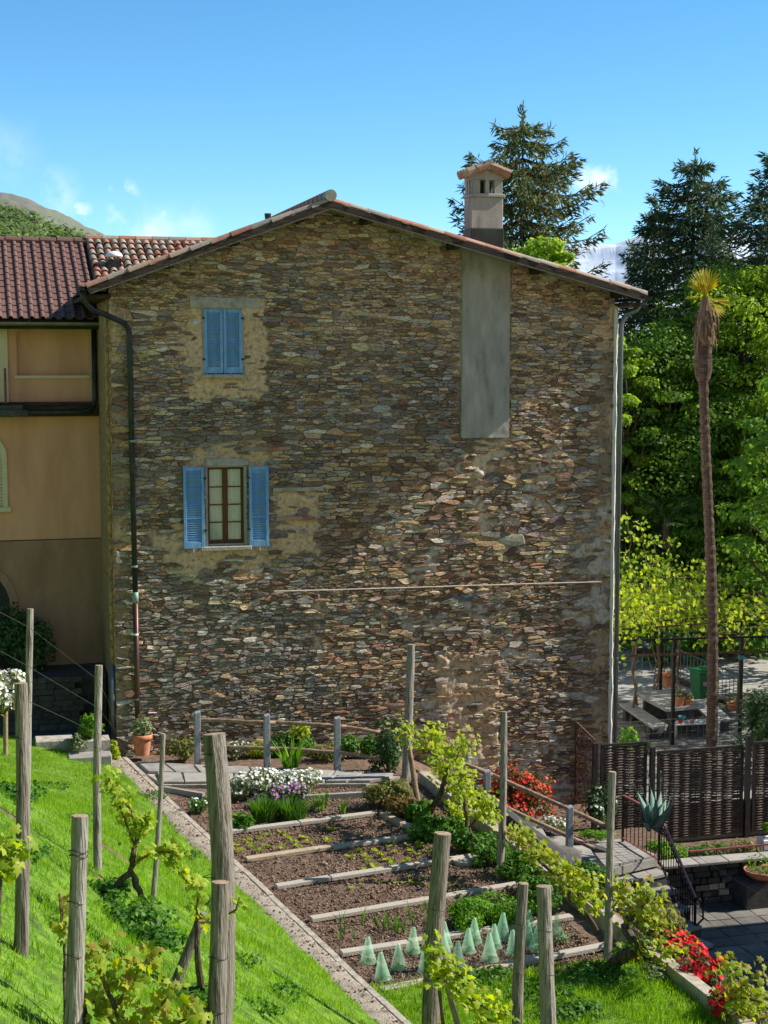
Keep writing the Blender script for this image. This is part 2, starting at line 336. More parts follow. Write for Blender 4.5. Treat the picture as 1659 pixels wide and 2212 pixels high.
M['purple_f'] = petal('purple_petal', [(.42,.14,.42),(.55,.24,.55),(.6,.35,.6),(.34,.1,.36)])
M['red_f'] = petal('red_petal', [(.70,.03,.015),(.82,.06,.03),(.6,.015,.015),(.85,.12,.07)])
M['crimson_f'] = petal('crimson_petal', [(.68,.012,.02),(.8,.02,.03),(.55,.01,.02)])
M['cloche'] = None
M['wicker'] = mat('wicker', [(.035,.024,.02),(.09,.064,.052),(.16,.12,.1)], 14, .7, .3, rand=.35, spec=.3)
M['frame_dark'] = mat('frame_dark', [(.03,.026,.026),(.06,.052,.05)], 8, .6, .1, metal=.3)
M['green_plastic'] = mat('green_plastic', [(.02,.12,.045),(.03,.16,.06)], 4, .45)
M['white_paint'] = mat('white_paint', [(.62,.62,.6),(.8,.8,.79)], 6, .6)
M['teal'] = flat('teal', (.02,.2,.22), .5)
M['wire'] = mat('wire', [(.07,.065,.06),(.15,.145,.14)], 20, .5, metal=.6)
M['pipe_grey'] = flat('pipe_grey', (.42,.44,.47), .5)
# ================================================================ ground of the place
struct(MB().grid(lambda u, v: (-3000 + 6000*u, -3000 + 7000*v, -9), 2, 2).build('ground', M['turf']))
def bank_pt(u, v):
    y = .45 - 36 * v; k = -.05 + 12 * u ** 1.5; x = line_x(y) - k
    return (x, y, bank_z(x, y))
struct(MB().grid(bank_pt, 60, 150).build('grass_bank', M['turf'], smooth=True))
# slope rising on behind the camera, unseen; added for warm bounce on shaded walls
M['bounce_hillside'] = mat('bounce_hillside', [(.28,.23,.16),(.4,.32,.24),(.3,.29,.17),(.48,.4,.31)], .35, .95, .6, 3)
def hill_pt(u, v):
    x = -150 + 330 * u; y = -33.5 - 150 * v; b = 5.8 - 9.5 * smooth(2, 12, x)
    return (x, y, b + .66 * (-33.5 - y) + 1.2 * noise.noise((x*.06, y*.06, 1)) * min(1, v*8) + .9 * math.floor((-33.5 - y) / 6) * .12)
struct(MB().grid(hill_pt, 80, 60).build('unseen_bounce_slope', M['bounce_hillside'], smooth=True))
def kerb_x(y): return 5.47 + (-3.5 - y) * .05
def soil_pt(u, v):
    y = -2.2 - 30 * v; x0 = line_x(y) - .1; x1 = kerb_x(y); x = x0 + (x1 - x0) * u
    return (x, y, -.015 + .03 * noise.noise((x*2.2, y*2.2, 0)) + .018 * noise.noise((x*7, y*7, 5)))
def g_house(x, y):     # the bed between rail fence and house wall drops to the right
    return -.02 - 1.75 * smooth(4.6, 9.6, x) + .04 * noise.noise((x*1.5, y*1.5, 0))
struct(MB().grid(soil_pt, 60, 200).build('garden_soil', M['soil'], smooth=True))
struct(MB().grid(lambda u, v: (-.2 + 11.2*u, .3 - 3.6*v, g_house(-.2 + 11.2*u, .3 - 3.6*v)), 60, 20).build('flower_border', M['soil'], smooth=True))
# lower courtyard, terrace behind the house, dark yard by the plastered house
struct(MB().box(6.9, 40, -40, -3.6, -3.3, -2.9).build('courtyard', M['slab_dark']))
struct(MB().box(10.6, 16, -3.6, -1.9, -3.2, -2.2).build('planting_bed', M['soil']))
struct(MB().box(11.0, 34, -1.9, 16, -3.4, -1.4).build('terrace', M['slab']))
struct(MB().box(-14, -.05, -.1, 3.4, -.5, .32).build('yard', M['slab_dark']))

# ================================================================ the stone house
HOUSE = thing('stone_house', 'tall rubble stone house with blue shutters, clay tile verge and one chimney', 'house', (5.5, 0, 0))
RX, RZ, SL, SRr = 4.4, 11.43, .362, .257           # ridge position, height of the tile top, slopes to the left and right
XL, XR = -.5, 11.36
def roof_z(x): return RZ - (RX - x) * SL if x < RX else RZ - (x - RX) * SRr
def top_z(x): return roof_z(x) - .27
HOLES = [(1.9, 2.69, 7.84, 9.17), (1.93, 2.71, 4.30, 5.94)]      # the two windows
STRIP = (7.4, 8.5, 6.46, 10.6)
def rectd(x, z, r):  # signed distance inside a rectangle
    return min(x - r[0], r[1] - x, z - r[2], r[3] - z)
def nz2(x, z, f, s=0): return noise.noise((x * f, z * f, s))
def plaster(x, z):
    j = .28 * nz2(x, z, 1.6, 9) + .17 * nz2(x, z, 5, 4) + .13 * nz2(x, z, 14, 5)
    a = smooth(-.05, .06, rectd(x, z, (1.5, 3.25, 7.35, 9.3)) + j)
    b = smooth(-.05, .06, rectd(x, z, (.75, 3.3, 3.75, 4.6)) + j * 1.3)
    c = smooth(-.05, .06, rectd(x, z, (3.35, 4.25, 4.1, 5.4)) + j * .8)
    d = smooth(-.1, .1, rectd(x, z, (1.6, 3.1, 5.85, 6.4)) + j)
    e = smooth(-.05, .08, rectd(x, z, (6.9, 8.28, -.8, 1.74)) + j * .9 - .02) * .72
    return max(a, b * .95, c, d * .8, e)
def smear(x, z):
    if not (4.1 < x < 4.4 or 7.2 < x < 8.8): return 0
    j = .22 * nz2(x, z, 2.2, 70) + .2 * nz2(x, z, 6, 71) + .16 * nz2(x, z, 15, 72)
    return max(smooth(-.0, .04, rectd(x, z, (7.72, 8.02, 4.55, 6.45)) + j), .8 * smooth(-.03, .06, rectd(x, z, (8.0, 8.5, 5.6, 6.4)) + j), .7 * smooth(-.02, .03, rectd(x, z, (4.21, 4.3, 1.8, 5.3)) + .3 * j))
def cement(x, z):
    j = nz2(x, z, .9, 21) + .5 * nz2(x, z, 2.6, 33)
    w = smooth(4.2, 6.5, x) * smooth(7.5, 5.0, z) * .42 + .32 * smooth(9.6, 10.6, z) * smooth(4.6, 5.6, x)
    return smooth(.18, .4, j * .7 + w - .3 + .35 * nz2(x, z, 5, 61))
def bulge(x, z): return -.03 * nz2(x, z, .55, 2) - .012 * nz2(x, z, 1.7, 6)
def block(x, z): return smooth(-.03, .03, rectd(x, z, (6.87, 8.32, -2, 1.78)) + .03 * nz2(x, z, 4, 8)) if 6.5 < x < 8.7 and z < 2.2 else 0
def face_y(x, z): return bulge(x, z) - .06 * block(x, z)
def hsh(c, v): return tuple(max(0, k * v) for k in c)
TAN = (.58, .44, .30); GREYM = (.50, .455, .40); DARKM = (.28, .22, .165)
def lerp3(a, b, t): return tuple(p + (q - p) * t for p, q in zip(a, b))
# backing: mortar and plaster skin, a grid with its own relief
nx, nzv = 400, 460; X0, X1, Z0 = 0.0, 10.93, -2.6
verts = []; cols = []; idx = {}
for j in range(nzv + 1):
    for i in range(nx + 1):
        x = X0 + (X1 - X0) * i / nx; zt = top_z(x) + .12; z = Z0 + (zt - Z0) * j / nzv
        p = plaster(x, z); c = cement(x, z)
        y = face_y(x, z) + .024 + .012 * nz2(x, z, 9) + .007 * nz2(x, z, 18, 3) - .034 * max(p * (1 - .9 * block(x, z)), smear(x, z) * .6) - .036 * c + .006 * nz2(x, z, 25)
        col = lerp3(DARKM, TAN, smooth(-.3, .5, nz2(x, z, .8, 14) + (.35 if z > 8 else -.05)))
        col = lerp3(col, GREYM, c); col = lerp3(col, (.60, .43, .27), p); sm_ = smear(x, z); col = lerp3(col, (.60, .49, .36), sm_)
        verts.append((x, y, z)); cols.append((*col, 1))
faces = []
for j in range(nzv):
    for i in range(nx):
        a = j * (nx + 1) + i; x = X0 + (X1 - X0) * (i + .5) / nx; z = verts[a][2] + .02
        if any(rectd(x, z, h) > .0 for h in HOLES): continue
        faces.append((a, a + 1, a + nx + 2, a + nx + 1))
me = bpy.data.meshes.new('wall'); me.from_pydata(verts, [], faces); me.materials.append(M['mortar']); me.shade_smooth()
ca = me.color_attributes.new('col', 'FLOAT_COLOR', 'POINT'); ca.data.foreach_set('color', np.array(cols, np.float32).ravel())
WALL = link('wall', me, HOUSE, (-5.5, 0, 0))
# solid behind the skin (pieces round the two window openings), side walls
mb = MB()
for x0, x1, z0, z1 in ((0.02, 10.9, -2.6, 4.30), (0.02, 1.93, 4.30, 5.94), (2.71, 10.9, 4.30, 5.94), (0.02, 10.9, 5.94, 7.84), (.02, 1.9, 7.84, 9.17), (2.69, 10.9, 7.84, 9.17)):
    mb.box(x0, x1, .06, .5, z0, z1)
part('wall_core', mb, M['mortar'], HOUSE)
mb = MB().box(-.02, .5, .09, 10, -1, 9.45)
part('side_wall', mb, M['render_side'], HOUSE)
mb = MB().box(10.5, 10.97, .1, 10, -3, 9.35)
part('side_wall', mb, M['render_white'], HOUSE)
mb = MB().tube([(10.955, .0, -2.6 + 11.9*i/60) for i in range(61)], [.045 + random.uniform(-.008, .012) for _ in range(61)], 8, jit=.15)
part('corner_plaster', mb, M['render_white'], HOUSE, True)
mb = MB().tube([(-.03, .2, .1), (-.03, .2, 9.2)], .05, 8)
o = part('corner_plaster', mb, M['render_side'], HOUSE)

# ---- the stones: an uneven coursed layout, every cell its own irregular block
def wall_poly_ok(x, z): return .0 < x < 10.93 and -2.5 < z < top_z(x) + .1
BIG = [(5.63, 7.1, .34, .1), (5.6, 6.75, .24, .2), (6.75, 5.25, .34, .3), (7.0, 4.95, .42, .16), (7.55, 3.0, .45, .12), (4.95, 2.6, .3, .2), (8.2, 5.6, .36, .28), (10.2, 7.05, .5, .06),
       (.45, 7.25, .5, .06), (2.1, 6.5, .3, .12), (8.6, 4.2, .5, .18), (6.2, 3.4, .25, .25), (9.7, 4.9, .3, .24), (3.9, 8.1, .4, .14), (5.2, 8.4, .4, .1)]
for k in range(30): BIG.append((.2 + .1*(k % 2), -.3 + .32*k, .2 + .1*(k % 2), .09 + .04*(k % 3)))
for k in range(30): BIG.append((10.68 - .1*(k % 2), -2 + .37*k, .24 + .12*(k % 2), .09 + .04*((k+1) % 3)))
for k in range(40): BIG.append((random.uniform(.6, 10.3), random.uniform(-1.5, 10.4), random.uniform(.16, .3), random.uniform(.06, .11)))
pts = []; zc = -2.45
while zc < 11.4:
    h = random.choice((.035, .045, .05, .06, .07, .08, .1, .14)); x = random.uniform(-.2, 0)
    big = smooth(3.5, 7, x)
    while x < 11.1:
        thin = nz2(x, zc, .5, 40)
        w = min(.62, max(.09, random.lognormvariate(-1.42, .6))) * (1.0 + .35 * thin) * (h / .11) ** .35
        cx = x + w / 2; cz = zc + h / 2 + .05 * nz2(cx, zc, .7, 3) + random.uniform(-.3, .3) * h
        if h > .12 and random.random() < .35:
            pts.append((cx, cz - h * .26)); pts.append((cx + random.uniform(-.05, .05), cz + h * .26))
        else: pts.append((cx, cz))
        x += w
    zc += h
SX = .31
def near_big(p): return any(((p[0] - b[0]) / (b[2] * .95)) ** 2 + ((p[1] - b[1]) / (b[3] * .95 + .06)) ** 2 < 1 for b in BIG)
pts = [p for p in pts if not near_big(p)] + [(b[0], b[1]) for b in BIG]
allp = list(pts)
for x, z in pts:
    if x < .5: allp.append((-x, z))
    if x > 10.4: allp.append((21.86 - x, z))
tri = delaunay_2d_cdt([Vector((x * SX, z)) for x, z in allp], [], [], 0, 1e-6)
tv, tf, vorig = tri[0], tri[2], tri[3]
inc = {}
for f in tf:
    a, b, c = (tv[i] for i in f)
    d = 2 * (a.x*(b.y-c.y) + b.x*(c.y-a.y) + c.x*(a.y-b.y))
    if abs(d) < 1e-9: continue
    ux = ((a.length_squared)*(b.y-c.y) + b.length_squared*(c.y-a.y) + c.length_squared*(a.y-b.y)) / d
    uy = ((a.length_squared)*(c.x-b.x) + b.length_squared*(a.x-c.x) + c.length_squared*(b.x-a.x)) / d
    for i in f: inc.setdefault(i, []).append((ux / SX, uy))
def clip(poly, px, pz, nx_, nz_):  # keep side where (p-P).n >= 0
    out = []
    for i in range(len(poly)):
        a = poly[i]; b = poly[(i + 1) % len(poly)]
        da = (a[0]-px)*nx_ + (a[1]-pz)*nz_; db = (b[0]-px)*nx_ + (b[1]-pz)*nz_
        if da >= 0: out.append(a)
        if da * db < 0: t = da / (da - db); out.append((a[0] + (b[0]-a[0])*t, a[1] + (b[1]-a[1])*t))
    return out
PAL = dict(dark=(.125,.112,.10), slate=(.165,.155,.146), grey=(.22,.208,.185), pale=(.33,.315,.28), brown=(.165,.105,.066), umber=(.115,.075,.052),
           ochre=(.30,.205,.10), tan=(.33,.26,.165), rust=(.24,.13,.08), pink=(.27,.205,.165))
def pick(x, z):
    n = nz2(x, z, .45, 50) + .5 * nz2(x, z, 1.2, 51)
    if z < 3.3 and x < 4.2: w = dict(dark=4, slate=4, grey=3, pale=1.2, brown=1.6, umber=1.2, ochre=.5, tan=1)
    elif z > 8.4: w = dict(dark=.6, slate=1.1, grey=2.2, pale=1.4, brown=2, umber=.8, ochre=2.4, tan=3.4, rust=.7, pink=1)
    elif x > 4.4 + .5 * n and z < 6.4: w = dict(dark=.7, slate=1, grey=2, pale=.8, brown=3.6, umber=2, ochre=2.6, tan=2, rust=1, pink=1.4)
    elif x > 8.4: w = dict(dark=.8, slate=1.3, grey=2.5, pale=.9, brown=3, umber=1.8, ochre=1.8, tan=2, rust=.8, pink=1)
    else: w = dict(dark=3.4, slate=3.6, grey=2.6, pale=.8, brown=2, umber=1.4, ochre=1.2, tan=1.5, rust=.4)
    if n > .25: w['tan'] = w.get('tan', 0) + 2; w['ochre'] = w.get('ochre', 0) + 1.5
    if n < -.25: w['slate'] = w.get('slate', 0) + 2; w['dark'] = w.get('dark', 0) + 1.5
    k = random.choices(list(w), list(w.values()))[0]
    c = PAL[k]; v = random.uniform(1.3, 2.0); mean = sum(c)/3; c = lerp3(c, (mean*1.12, mean, mean*.82), .25); c = (c[0]*1.0, c[1]*.955, c[2]*.93)
    return tuple(max(.02, q * v * random.uniform(.93, 1.07)) for q in c)
stones = []
for vi, cell in inc.items():
    oi = vorig[vi][0] if vorig[vi] else -1
    if oi < 0 or oi >= len(pts) or len(cell) < 3: continue
    cx, cz = pts[oi]
    if not wall_poly_ok(cx, cz): continue
    cell.sort(key=lambda q: math.atan2(q[1] - cz, (q[0] - cx) * SX))
    poly = clip(cell, 0.0, 0, 1, 0); poly = clip(poly, 10.92, 0, -1, 0)
    ll = math.hypot(1, SL); poly = clip(poly, RX, RZ - .24, SL / ll, -1 / ll) if cx < RX + 1 else poly
    ll = math.hypot(1, SRr)
    if cx >= RX - 1: poly = clip(poly, RX, RZ - .24, -SRr / ll, -1 / ll)
    if cx < RX: poly = clip(poly, RX, RZ - .24, SL / math.hypot(1, SL), -1 / math.hypot(1, SL)) if False else poly
    if len(poly) < 3: continue
    bad = False
    for hrect in HOLES + [STRIP]:
        if rectd(cx, cz, hrect) > -.02: bad = True
        else:
            if any(rectd(q[0], q[1], hrect) > -.01 for q in poly):
                ex = max(hrect[0] - cx, cx - hrect[1]); ez = max(hrect[2] - cz, cz - hrect[3])
                if ex > ez: poly = clip(poly, hrect[0] - .02, 0, -1, 0) if cx < hrect[0] else clip(poly, hrect[1] + .02, 0, 1, 0)
                else: poly = clip(poly, 0, hrect[2] - .02, 0, -1) if cz < hrect[2] else clip(poly, 0, hrect[3] + .02, 0, 1)
    if bad or len(poly) < 3: continue
    if rectd(cx, cz, (1.6, 3.08, 9.12, 9.42)) > 0 or rectd(cx, cz, (1.86, 2.8, 5.9, 6.14)) > 0 or rectd(cx, cz, (3.28, 4.4, 5.38, 5.5)) > 0: continue
    mx0 = sum(q[0] for q in poly) / len(poly); mz0 = sum(q[1] for q in poly) / len(poly)
    wx = max(q[0] for q in poly) - min(q[0] for q in poly); wz = max(q[1] for q in poly) - min(q[1] for q in poly)
    if wx < .03 or wz < .025: continue
    pl = max(plaster(cx, cz), smear(cx, cz)); ce = cement(cx, cz)
    if random.random() < pl * .86: continue
    if random.random() < ce * .4: continue
    g = random.choice((.002, .004, .008, .012, .022))
    fx = max(.6, 1 - 2 * g / wx); fz = max(.6, 1 - 2 * g / wz)
    poly = [(mx0 + (q[0]-mx0)*fx, mz0 + (q[1]-mz0)*fz) for q in poly]
    ra = random.gauss(0, .05); poly = [(mx0 + (q[0]-mx0) - (q[1]-mz0)*ra, mz0 + (q[1]-mz0) + (q[0]-mx0)*ra*.8) for q in poly]
    # round the corners
    new = []
    for i in range(len(poly)):
        a = poly[i]; b = poly[(i + 1) % len(poly)]
        t = random.uniform(.04, .17)
        new.append((a[0] + (b[0]-a[0])*t, a[1] + (b[1]-a[1])*t)); t = 1 - random.uniform(.04, .17)
        new.append((a[0] + (b[0]-a[0])*t, a[1] + (b[1]-a[1])*t))
    poly = [(q[0] + random.uniform(-.006, .006), q[1] + random.uniform(-.005, .005)) for q in new]
    stones.append((wx * wz, mx0, mz0, wx, wz, poly, pl, ce))
stones.sort(key=lambda s: -s[0])
def stone_geo(s):
    _, cx, cz, wx, wz, poly, pl, ce = s
    fy = face_y(cx, cz); d = random.uniform(.008, .03) + .012 * min(1, wx / .4)
    if pl > .4: d = .016 + .01 * random.random()
    elif ce > .5: d = .028 + .02 * random.random()
    ta = random.gauss(.04, .09); tb = random.gauss(.02, .07)
    n = len(poly); vs = []
    for q in poly: vs.append((q[0], fy + .03, q[1]))
    for q in poly: vs.append((q[0], fy - d * .88 + ta*(q[0]-cx) + tb*(q[1]-cz), q[1]))
    fi = 1 - min(.3, .01 / max(.03, min(wx, wz)) + .03)
    for q in poly:
        x = cx + (q[0]-cx)*fi; z = cz + (q[1]-cz)*fi
        vs.append((x, fy - d + ta*(x-cx) + tb*(z-cz) + random.uniform(-.004, .004), z))
    vs.append((cx + random.uniform(-.1, .1)*wx, fy - d - random.uniform(-.004, .008), cz + random.uniform(-.1, .1)*wz))
    fs = []
    for i in range(n):
        k = (i + 1) % n
        fs += [(k, i, n+i, n+k), (n+k, n+i, 2*n+i, 2*n+k), (2*n+k, 2*n+i, 3*n)]
    return vs, fs
def orient(vs, fs): return fs
big_v = []; big_f = []; big_c = []
for k, s in enumerate(stones):
    vs, fs = stone_geo(s); c = pick(s[1], s[2])
    if abs(s[1] - 5.63) < .25 and abs(s[2] - 7.1) < .12: c = (.42, .42, .40)
    if abs(s[1] - 10.2) < .4 and abs(s[2] - 7.05) < .08: c = (.32, .33, .34)
    if abs(s[1] - 7.55) < .3 and abs(s[2] - 3.0) < .1: c = (.16, .18, .21)
    if k < 290:
        me = bpy.data.meshes.new('stone'); me.from_pydata(vs, [], fs); me.materials.append(M['stone'])
        ca = me.color_attributes.new('col', 'FLOAT_COLOR', 'POINT'); ca.data.foreach_set('color', np.tile(np.array((*c, 1), np.float32), len(vs)))
        o = link('stone', me, WALL)
    else:
        n0 = len(big_v); big_v += vs; big_f += [tuple(i + n0 for i in f) for f in fs]; big_c += [(*c, 1)] * len(vs)
me = bpy.data.meshes.new('rubble_stones'); me.from_pydata(big_v, [], big_f); me.materials.append(M['stone'])
ca = me.color_attributes.new('col', 'FLOAT_COLOR', 'POINT'); ca.data.foreach_set('color', np.array(big_c, np.float32).ravel())
o = link('rubble_stones', me, WALL); o['kind'] = 'stuff'
print('stones', len(stones))

# ---- lintels, flue strip, filled-in window
def lint(x0, x1, z0, z1, y=-.05, name='lintel', m='lintel'):
    mb = MB(); n = 7; top = []; bot = []
    for i in range(n + 1):
        x = x0 + (x1 - x0) * i / n; top.append((x, z1 + random.uniform(-.015, .015))); bot.append((x, z0 + random.uniform(-.006, .006)))
    poly = [(x, y, z) for x, z in bot] + [(x, y, z) for x, z in reversed(top)]
    mb.prism(poly, (0, .12, 0)); return bevel(part(name, mb, M[m], HOUSE), .008, 1)
lint(1.62, 3.06, 9.18, 9.40); lint(1.9, 2.78, 5.955, 6.10, -.055); lint(3.3, 4.38, 5.40, 5.485, -.06)
mb = MB().grid(lambda u, v: (7.4 + 1.1*u + (u-.5)*.05*nz2(u*3, v*26, 4), -.062 + .006*nz2(u*4, v*12, 2) + .05*(abs(u-.5) > .49), 6.46 + .02*nz2(u*7, 0, 3)*(1-v) + (top_z(7.4 + 1.1*u) + .1 - 6.46)*v), 44, 110)
mb.box(7.44, 8.46, -.045, .05, 6.49, 10.2)
part('flue_strip', mb, M['render_grey'], HOUSE)
# thin bricks over the lower window and in the filled-in window
bm_ = MB().box(-.14, .14, -.03, .03, -.035, .035).mesh('brick', None); bm_.materials.append(M['clay'])
for x, z in ((2.78, 6.29), (3.05, 6.3), (3.3, 6.29), (3.55, 6.3), (3.5, 4.83), (3.78, 4.84), (4.05, 4.82)):
    o = link('brick', bm_, WALL, (x, -.045, z), (0, R(random.uniform(-4, 4)), 0))

# ---- windows
def shutter(x0, x1, z0, z1, y, bar, hinge_left):
    s = bpy.data.objects.new('shutter', None); COL.objects.link(s); s.parent = HOUSE
    mb = MB(); w = .062; t = .045; h = z1 - z0
    mb.box(0, w, 0, t, 0, h); mb.box(x1-x0-w, x1-x0, 0, t, 0, h)
    mb.box(w, x1-x0-w, .002, t-.002, 0, .13); mb.box(w, x1-x0-w, .002, t-.002, h-.075, h)
    if bar: mb.box(w, x1-x0-w, .002, t-.002, h*.36, h*.36+.03)
    s.location = (x0 - 5.5, y, z0)
    bevel(link('stile_frame', mb.mesh('stile_frame', M['blue']), s), .005, 1)
    ns = int((h - .22) / .047)
    sm = MB().beam((w-.005, .022, 0), (x1-x0-w+.005, .022, 0), .034, .009, (0, -.62, .78)).mesh('slat', M['blue'])
    for i in range(ns):
        z = .145 + i * .047
        if bar and abs(z - h*.36 - .015) < .03: continue
        link('slat', sm, s, (0, 0, z + .01), (R(random.uniform(-3, 3)), 0, 0))
    hx = -.012 if hinge_left else x1 - x0 + .012
    for hz in (.22*h, .86*h):
        link('hinge', MB().box(hx-.03, hx+.03, -.008, .012, hz-.02, hz+.02).mesh('hinge', M['metal_dark']), s)
    link('shutter_back', MB().box(w, x1-x0-w, t-.008, t-.004, .1, h-.05).mesh('shutter_back', M['blue']), s)
    return s
shutter(1.905, 2.29, 7.855, 9.16, -.035, False, True); shutter(2.30, 2.685, 7.855, 9.16, -.037, False, False)
shutter(1.43, 1.86, 4.27, 5.95, -.11, True, False); shutter(2.79, 3.20, 4.27, 5.94, -.11, True, True)
def window(x0, x1, z0, z1):
    wd = bpy.data.objects.new('window', None); COL.objects.link(wd); wd.parent = HOUSE; wd.location = (-5.5, 0, 0)
    mb = MB()
    for a, b in ((x0, x0+.05), (x1-.05, x1)): mb.box(a, b, .1, .16, z0+.03, z1)
    mb.box(x0+.05, x1-.05, .1, .16, z1-.05, z1); mb.box(x0+.05, x1-.05, .1, .16, z0+.03, z0+.1)
    xm = (x0+x1)/2; mb.box(xm-.055, xm+.055, .095, .15, z0+.1, z1-.05)
    bevel(link('frame', mb.mesh('frame', M['win_wood']), wd), .006, 1)
    for a, b in ((x0+.05, xm-.055), (xm+.055, x1-.05)):
        for i in range(4):
            za = z0+.1 + (z1-z0-.15)*i/4; zb = z0+.1 + (z1-z0-.15)*(i+1)/4
            link('pane', MB().box(a+.003, b-.003, .125, .129, za+.012, zb-.012).mesh('pane', M['pane']), wd)
            if i: link('glazing_bar', MB().box(a, b, .105, .14, za-.012, za+.012).mesh('glazing_bar', M['win_wood']), wd)
    def cur(a, b, dens):
        return MB().grid(lambda u, v: (a + (b-a)*u, .165 + .014*math.sin(u*dens + 2*v), z0+.05 + (z1-z0-.1)*v), 40, 4)
    link('curtain', cur(x0+.02, xm, 14).mesh('curtain', M['curtain'], True), wd)
    link('curtain', cur(xm, x1-.02, 30).mesh('curtain', M['curtain'], True), wd)
    mb = MB().box(x0, x1, .42, .46, z0, z1)
    link('room_shade_panel', mb.mesh('room_shade_panel', M['hollow_shade']), wd)  # near-black panel: shade of the unlit interior put into its colour
    mb = MB().box(x0-.001, x1+.001, .0, .4, z0-.002, z0+.028); link('sill_bed', mb.mesh('sill_bed', M['lintel']), wd)
    return wd
wd = window(1.945, 2.70, 4.31, 5.93)
for x0, x1, z0, z1 in HOLES:     # plastered reveals
    for bx_ in ((x0-.04, x0+.01, -.03, .42, z0, z1), (x1-.01, x1+.04, -.03, .42, z0, z1), (x0+.011, x1-.011, -.02, .42, z1-.012, z1+.03)): part('window_reveal', MB().box(*bx_), M['render_grey'], HOUSE)
bevel(part('sill', MB().box(1.78, 2.83, -.13, .2, 4.21, 4.295), M['lintel'], HOUSE), .01, 1)
bevel(part('sill', MB().box(1.83, 2.76, -.11, .2, 7.755, 7.835), M['lintel'], HOUSE), .01, 1)
part('shutter_shade_panel', MB().box(1.9, 2.69, .06, .1, 7.84, 9.17), M['hollow_shade'], HOUSE)  # near-black sheet added as the shade behind the closed slats
for x in (1.62, 3.0):   # shutter hold-backs
    part('shutter_stay', MB().tube([(x, -.02, 4.2), (x, -.15, 4.2), (x, -.15, 4.26)], .008, 5), M['white_paint'], HOUSE)

# ---- roof: slabs, verge tiles, barge boards, eaves
ROOF = bpy.data.objects.new('roof', None); COL.objects.link(ROOF); ROOF.parent = HOUSE; ROOF.location = (-5.5, 0, 0)
YF = -.72
def slope_pts(side):
    return (RX, XL) if side < 0 else (RX, XR)
for side in (-1, 1):
    xa, xb = slope_pts(side)
    L = math.hypot(xb - xa, roof_z(xb) - roof_z(xa))
    def fn(u, v, xa=xa, xb=xb):
        y = YF + .12 + 10.4 * v; x = xa + (xb + (.07*(y-YF) if xb < xa else 0) - xa) * u
        z = roof_z(x) - .075 + .04 * math.sin(y * 2 * math.pi / .2) + .03 * ((u * L / .34) % 1) * -1 + .015
        return (x, y, z)
    mb = MB().grid(fn, int(L / .085), 260)
    o = link('tile_field', mb.mesh('tile_field', M['clay_roof']), ROOF); o['kind'] = 'stuff'
    mb = MB()
    for i in range(int(L / .25) + 1): pass
    # boards under the tiles and the dark barge board with a lighter lower lath
    a = Vector((xa, 0, roof_z(xa))); b = Vector((xb, 0, roof_z(xb))); nrm = Vector((-(b.z-a.z), 0, b.x-a.x)).normalized()
    if nrm.z < 0: nrm = -nrm
    def slab(d0, d1, y0, y1, ov=0.0):
        dv = (b - a).normalized(); bb = b + dv * ov
        pz = [a - nrm*d0, bb - nrm*d0, bb - nrm*d1, a - nrm*d1]
        # cut plumb at the ridge
        pz[0] = Vector((xa, 0, a.z - d0 / nrm.z)); pz[3] = Vector((xa, 0, a.z - d1 / nrm.z))
        m_ = MB().prism([(q.x, y0, q.z) for q in pz], (0, y1 - y0, 0)); return m_
    link('roof_boards', slab(.125, .16, YF + .03, 10).mesh('roof_boards', M['old_wood']), ROOF)
    link('barge_board', slab(.10, .235, YF - .01, YF + .03, .02).mesh('barge_board', M['old_wood']), ROOF)
    link('barge_lath', slab(.236, .262, YF - .0, YF + .045, .0).mesh('barge_lath', M['post_wood']), ROOF)
    # rafters / purlin ends under the overhang
    for k in range(4):
        t = .12 + .27 * k; x = xa + (xb - xa) * t; z = roof_z(x) - .16 / nrm.z
        part_z = MB().box(x - .06, x + .06, YF + .05, .05, z - .14, z); link('purlin_end', part_z.mesh('purlin_end', M['old_wood']), ROOF)
    # verge tiles, each a tapered half-round piece lying along the slope
    n = int(round(L / .43)); dv = (b - a).normalized()
    r0, r1 = .105, .088; sv = []
    for (t, r) in ((0, r1), (1, r0)):
        for q in range(9):
            an = math.pi * q / 8; sv.append((.47 * t, -math.cos(an) * r, math.sin(an) * r * .95))
    for (t, r) in ((0, r1 - .016), (1, r0 - .016)):
        for q in range(9):
            an = math.pi * q / 8; sv.append((.47 * t, -math.cos(an) * r, math.sin(an) * r * .95))
    fs = []
    for q in range(8): fs += [(q, q+1, 10+q, 9+q), (18+q+1, 18+q, 27+q, 28+q), (9+q, 10+q, 28+q, 27+q), (q+1, q, 18+q, 19+q)]
    tm = bpy.data.meshes.new('tile'); tm.from_pydata(sv, [], fs); tm.materials.append(M['clay'])
    for k in range(n):
        p = a + dv * (k * L / n - .02) - nrm * .105
        ang = -math.atan2(dv.z, dv.x)
        mt = Matrix((dv, nrm.cross(dv), nrm)).transposed() @ Matrix.Rotation(R(2.2), 3, 'Y') @ Matrix.Rotation(R(random.uniform(-1.5, 1.5)), 3, 'Z')
        o = link('tile', tm, ROOF, (p.x, YF + .085 + random.uniform(-.012, .012), p.z + random.uniform(-.006, .008)), mt.to_euler())
# ridge
rm = MB()
for k in range(25):
    y = YF - .03 + .42 * k
    rm2 = MB().tube([(RX, y, RZ + .0), (RX, y + .46, RZ + .02)], [.12, .10], 12)
    link('ridge_tile', rm2.mesh('ridge_tile', M['clay_roof'] if k else M['lintel']), ROOF)
link('verge_stub', MB().tube([(3.15, -.5, 10.88), (3.15, -.5, 11.06)], [.05, .07], 10).mesh('verge_stub', M['metal_dark']), ROOF)
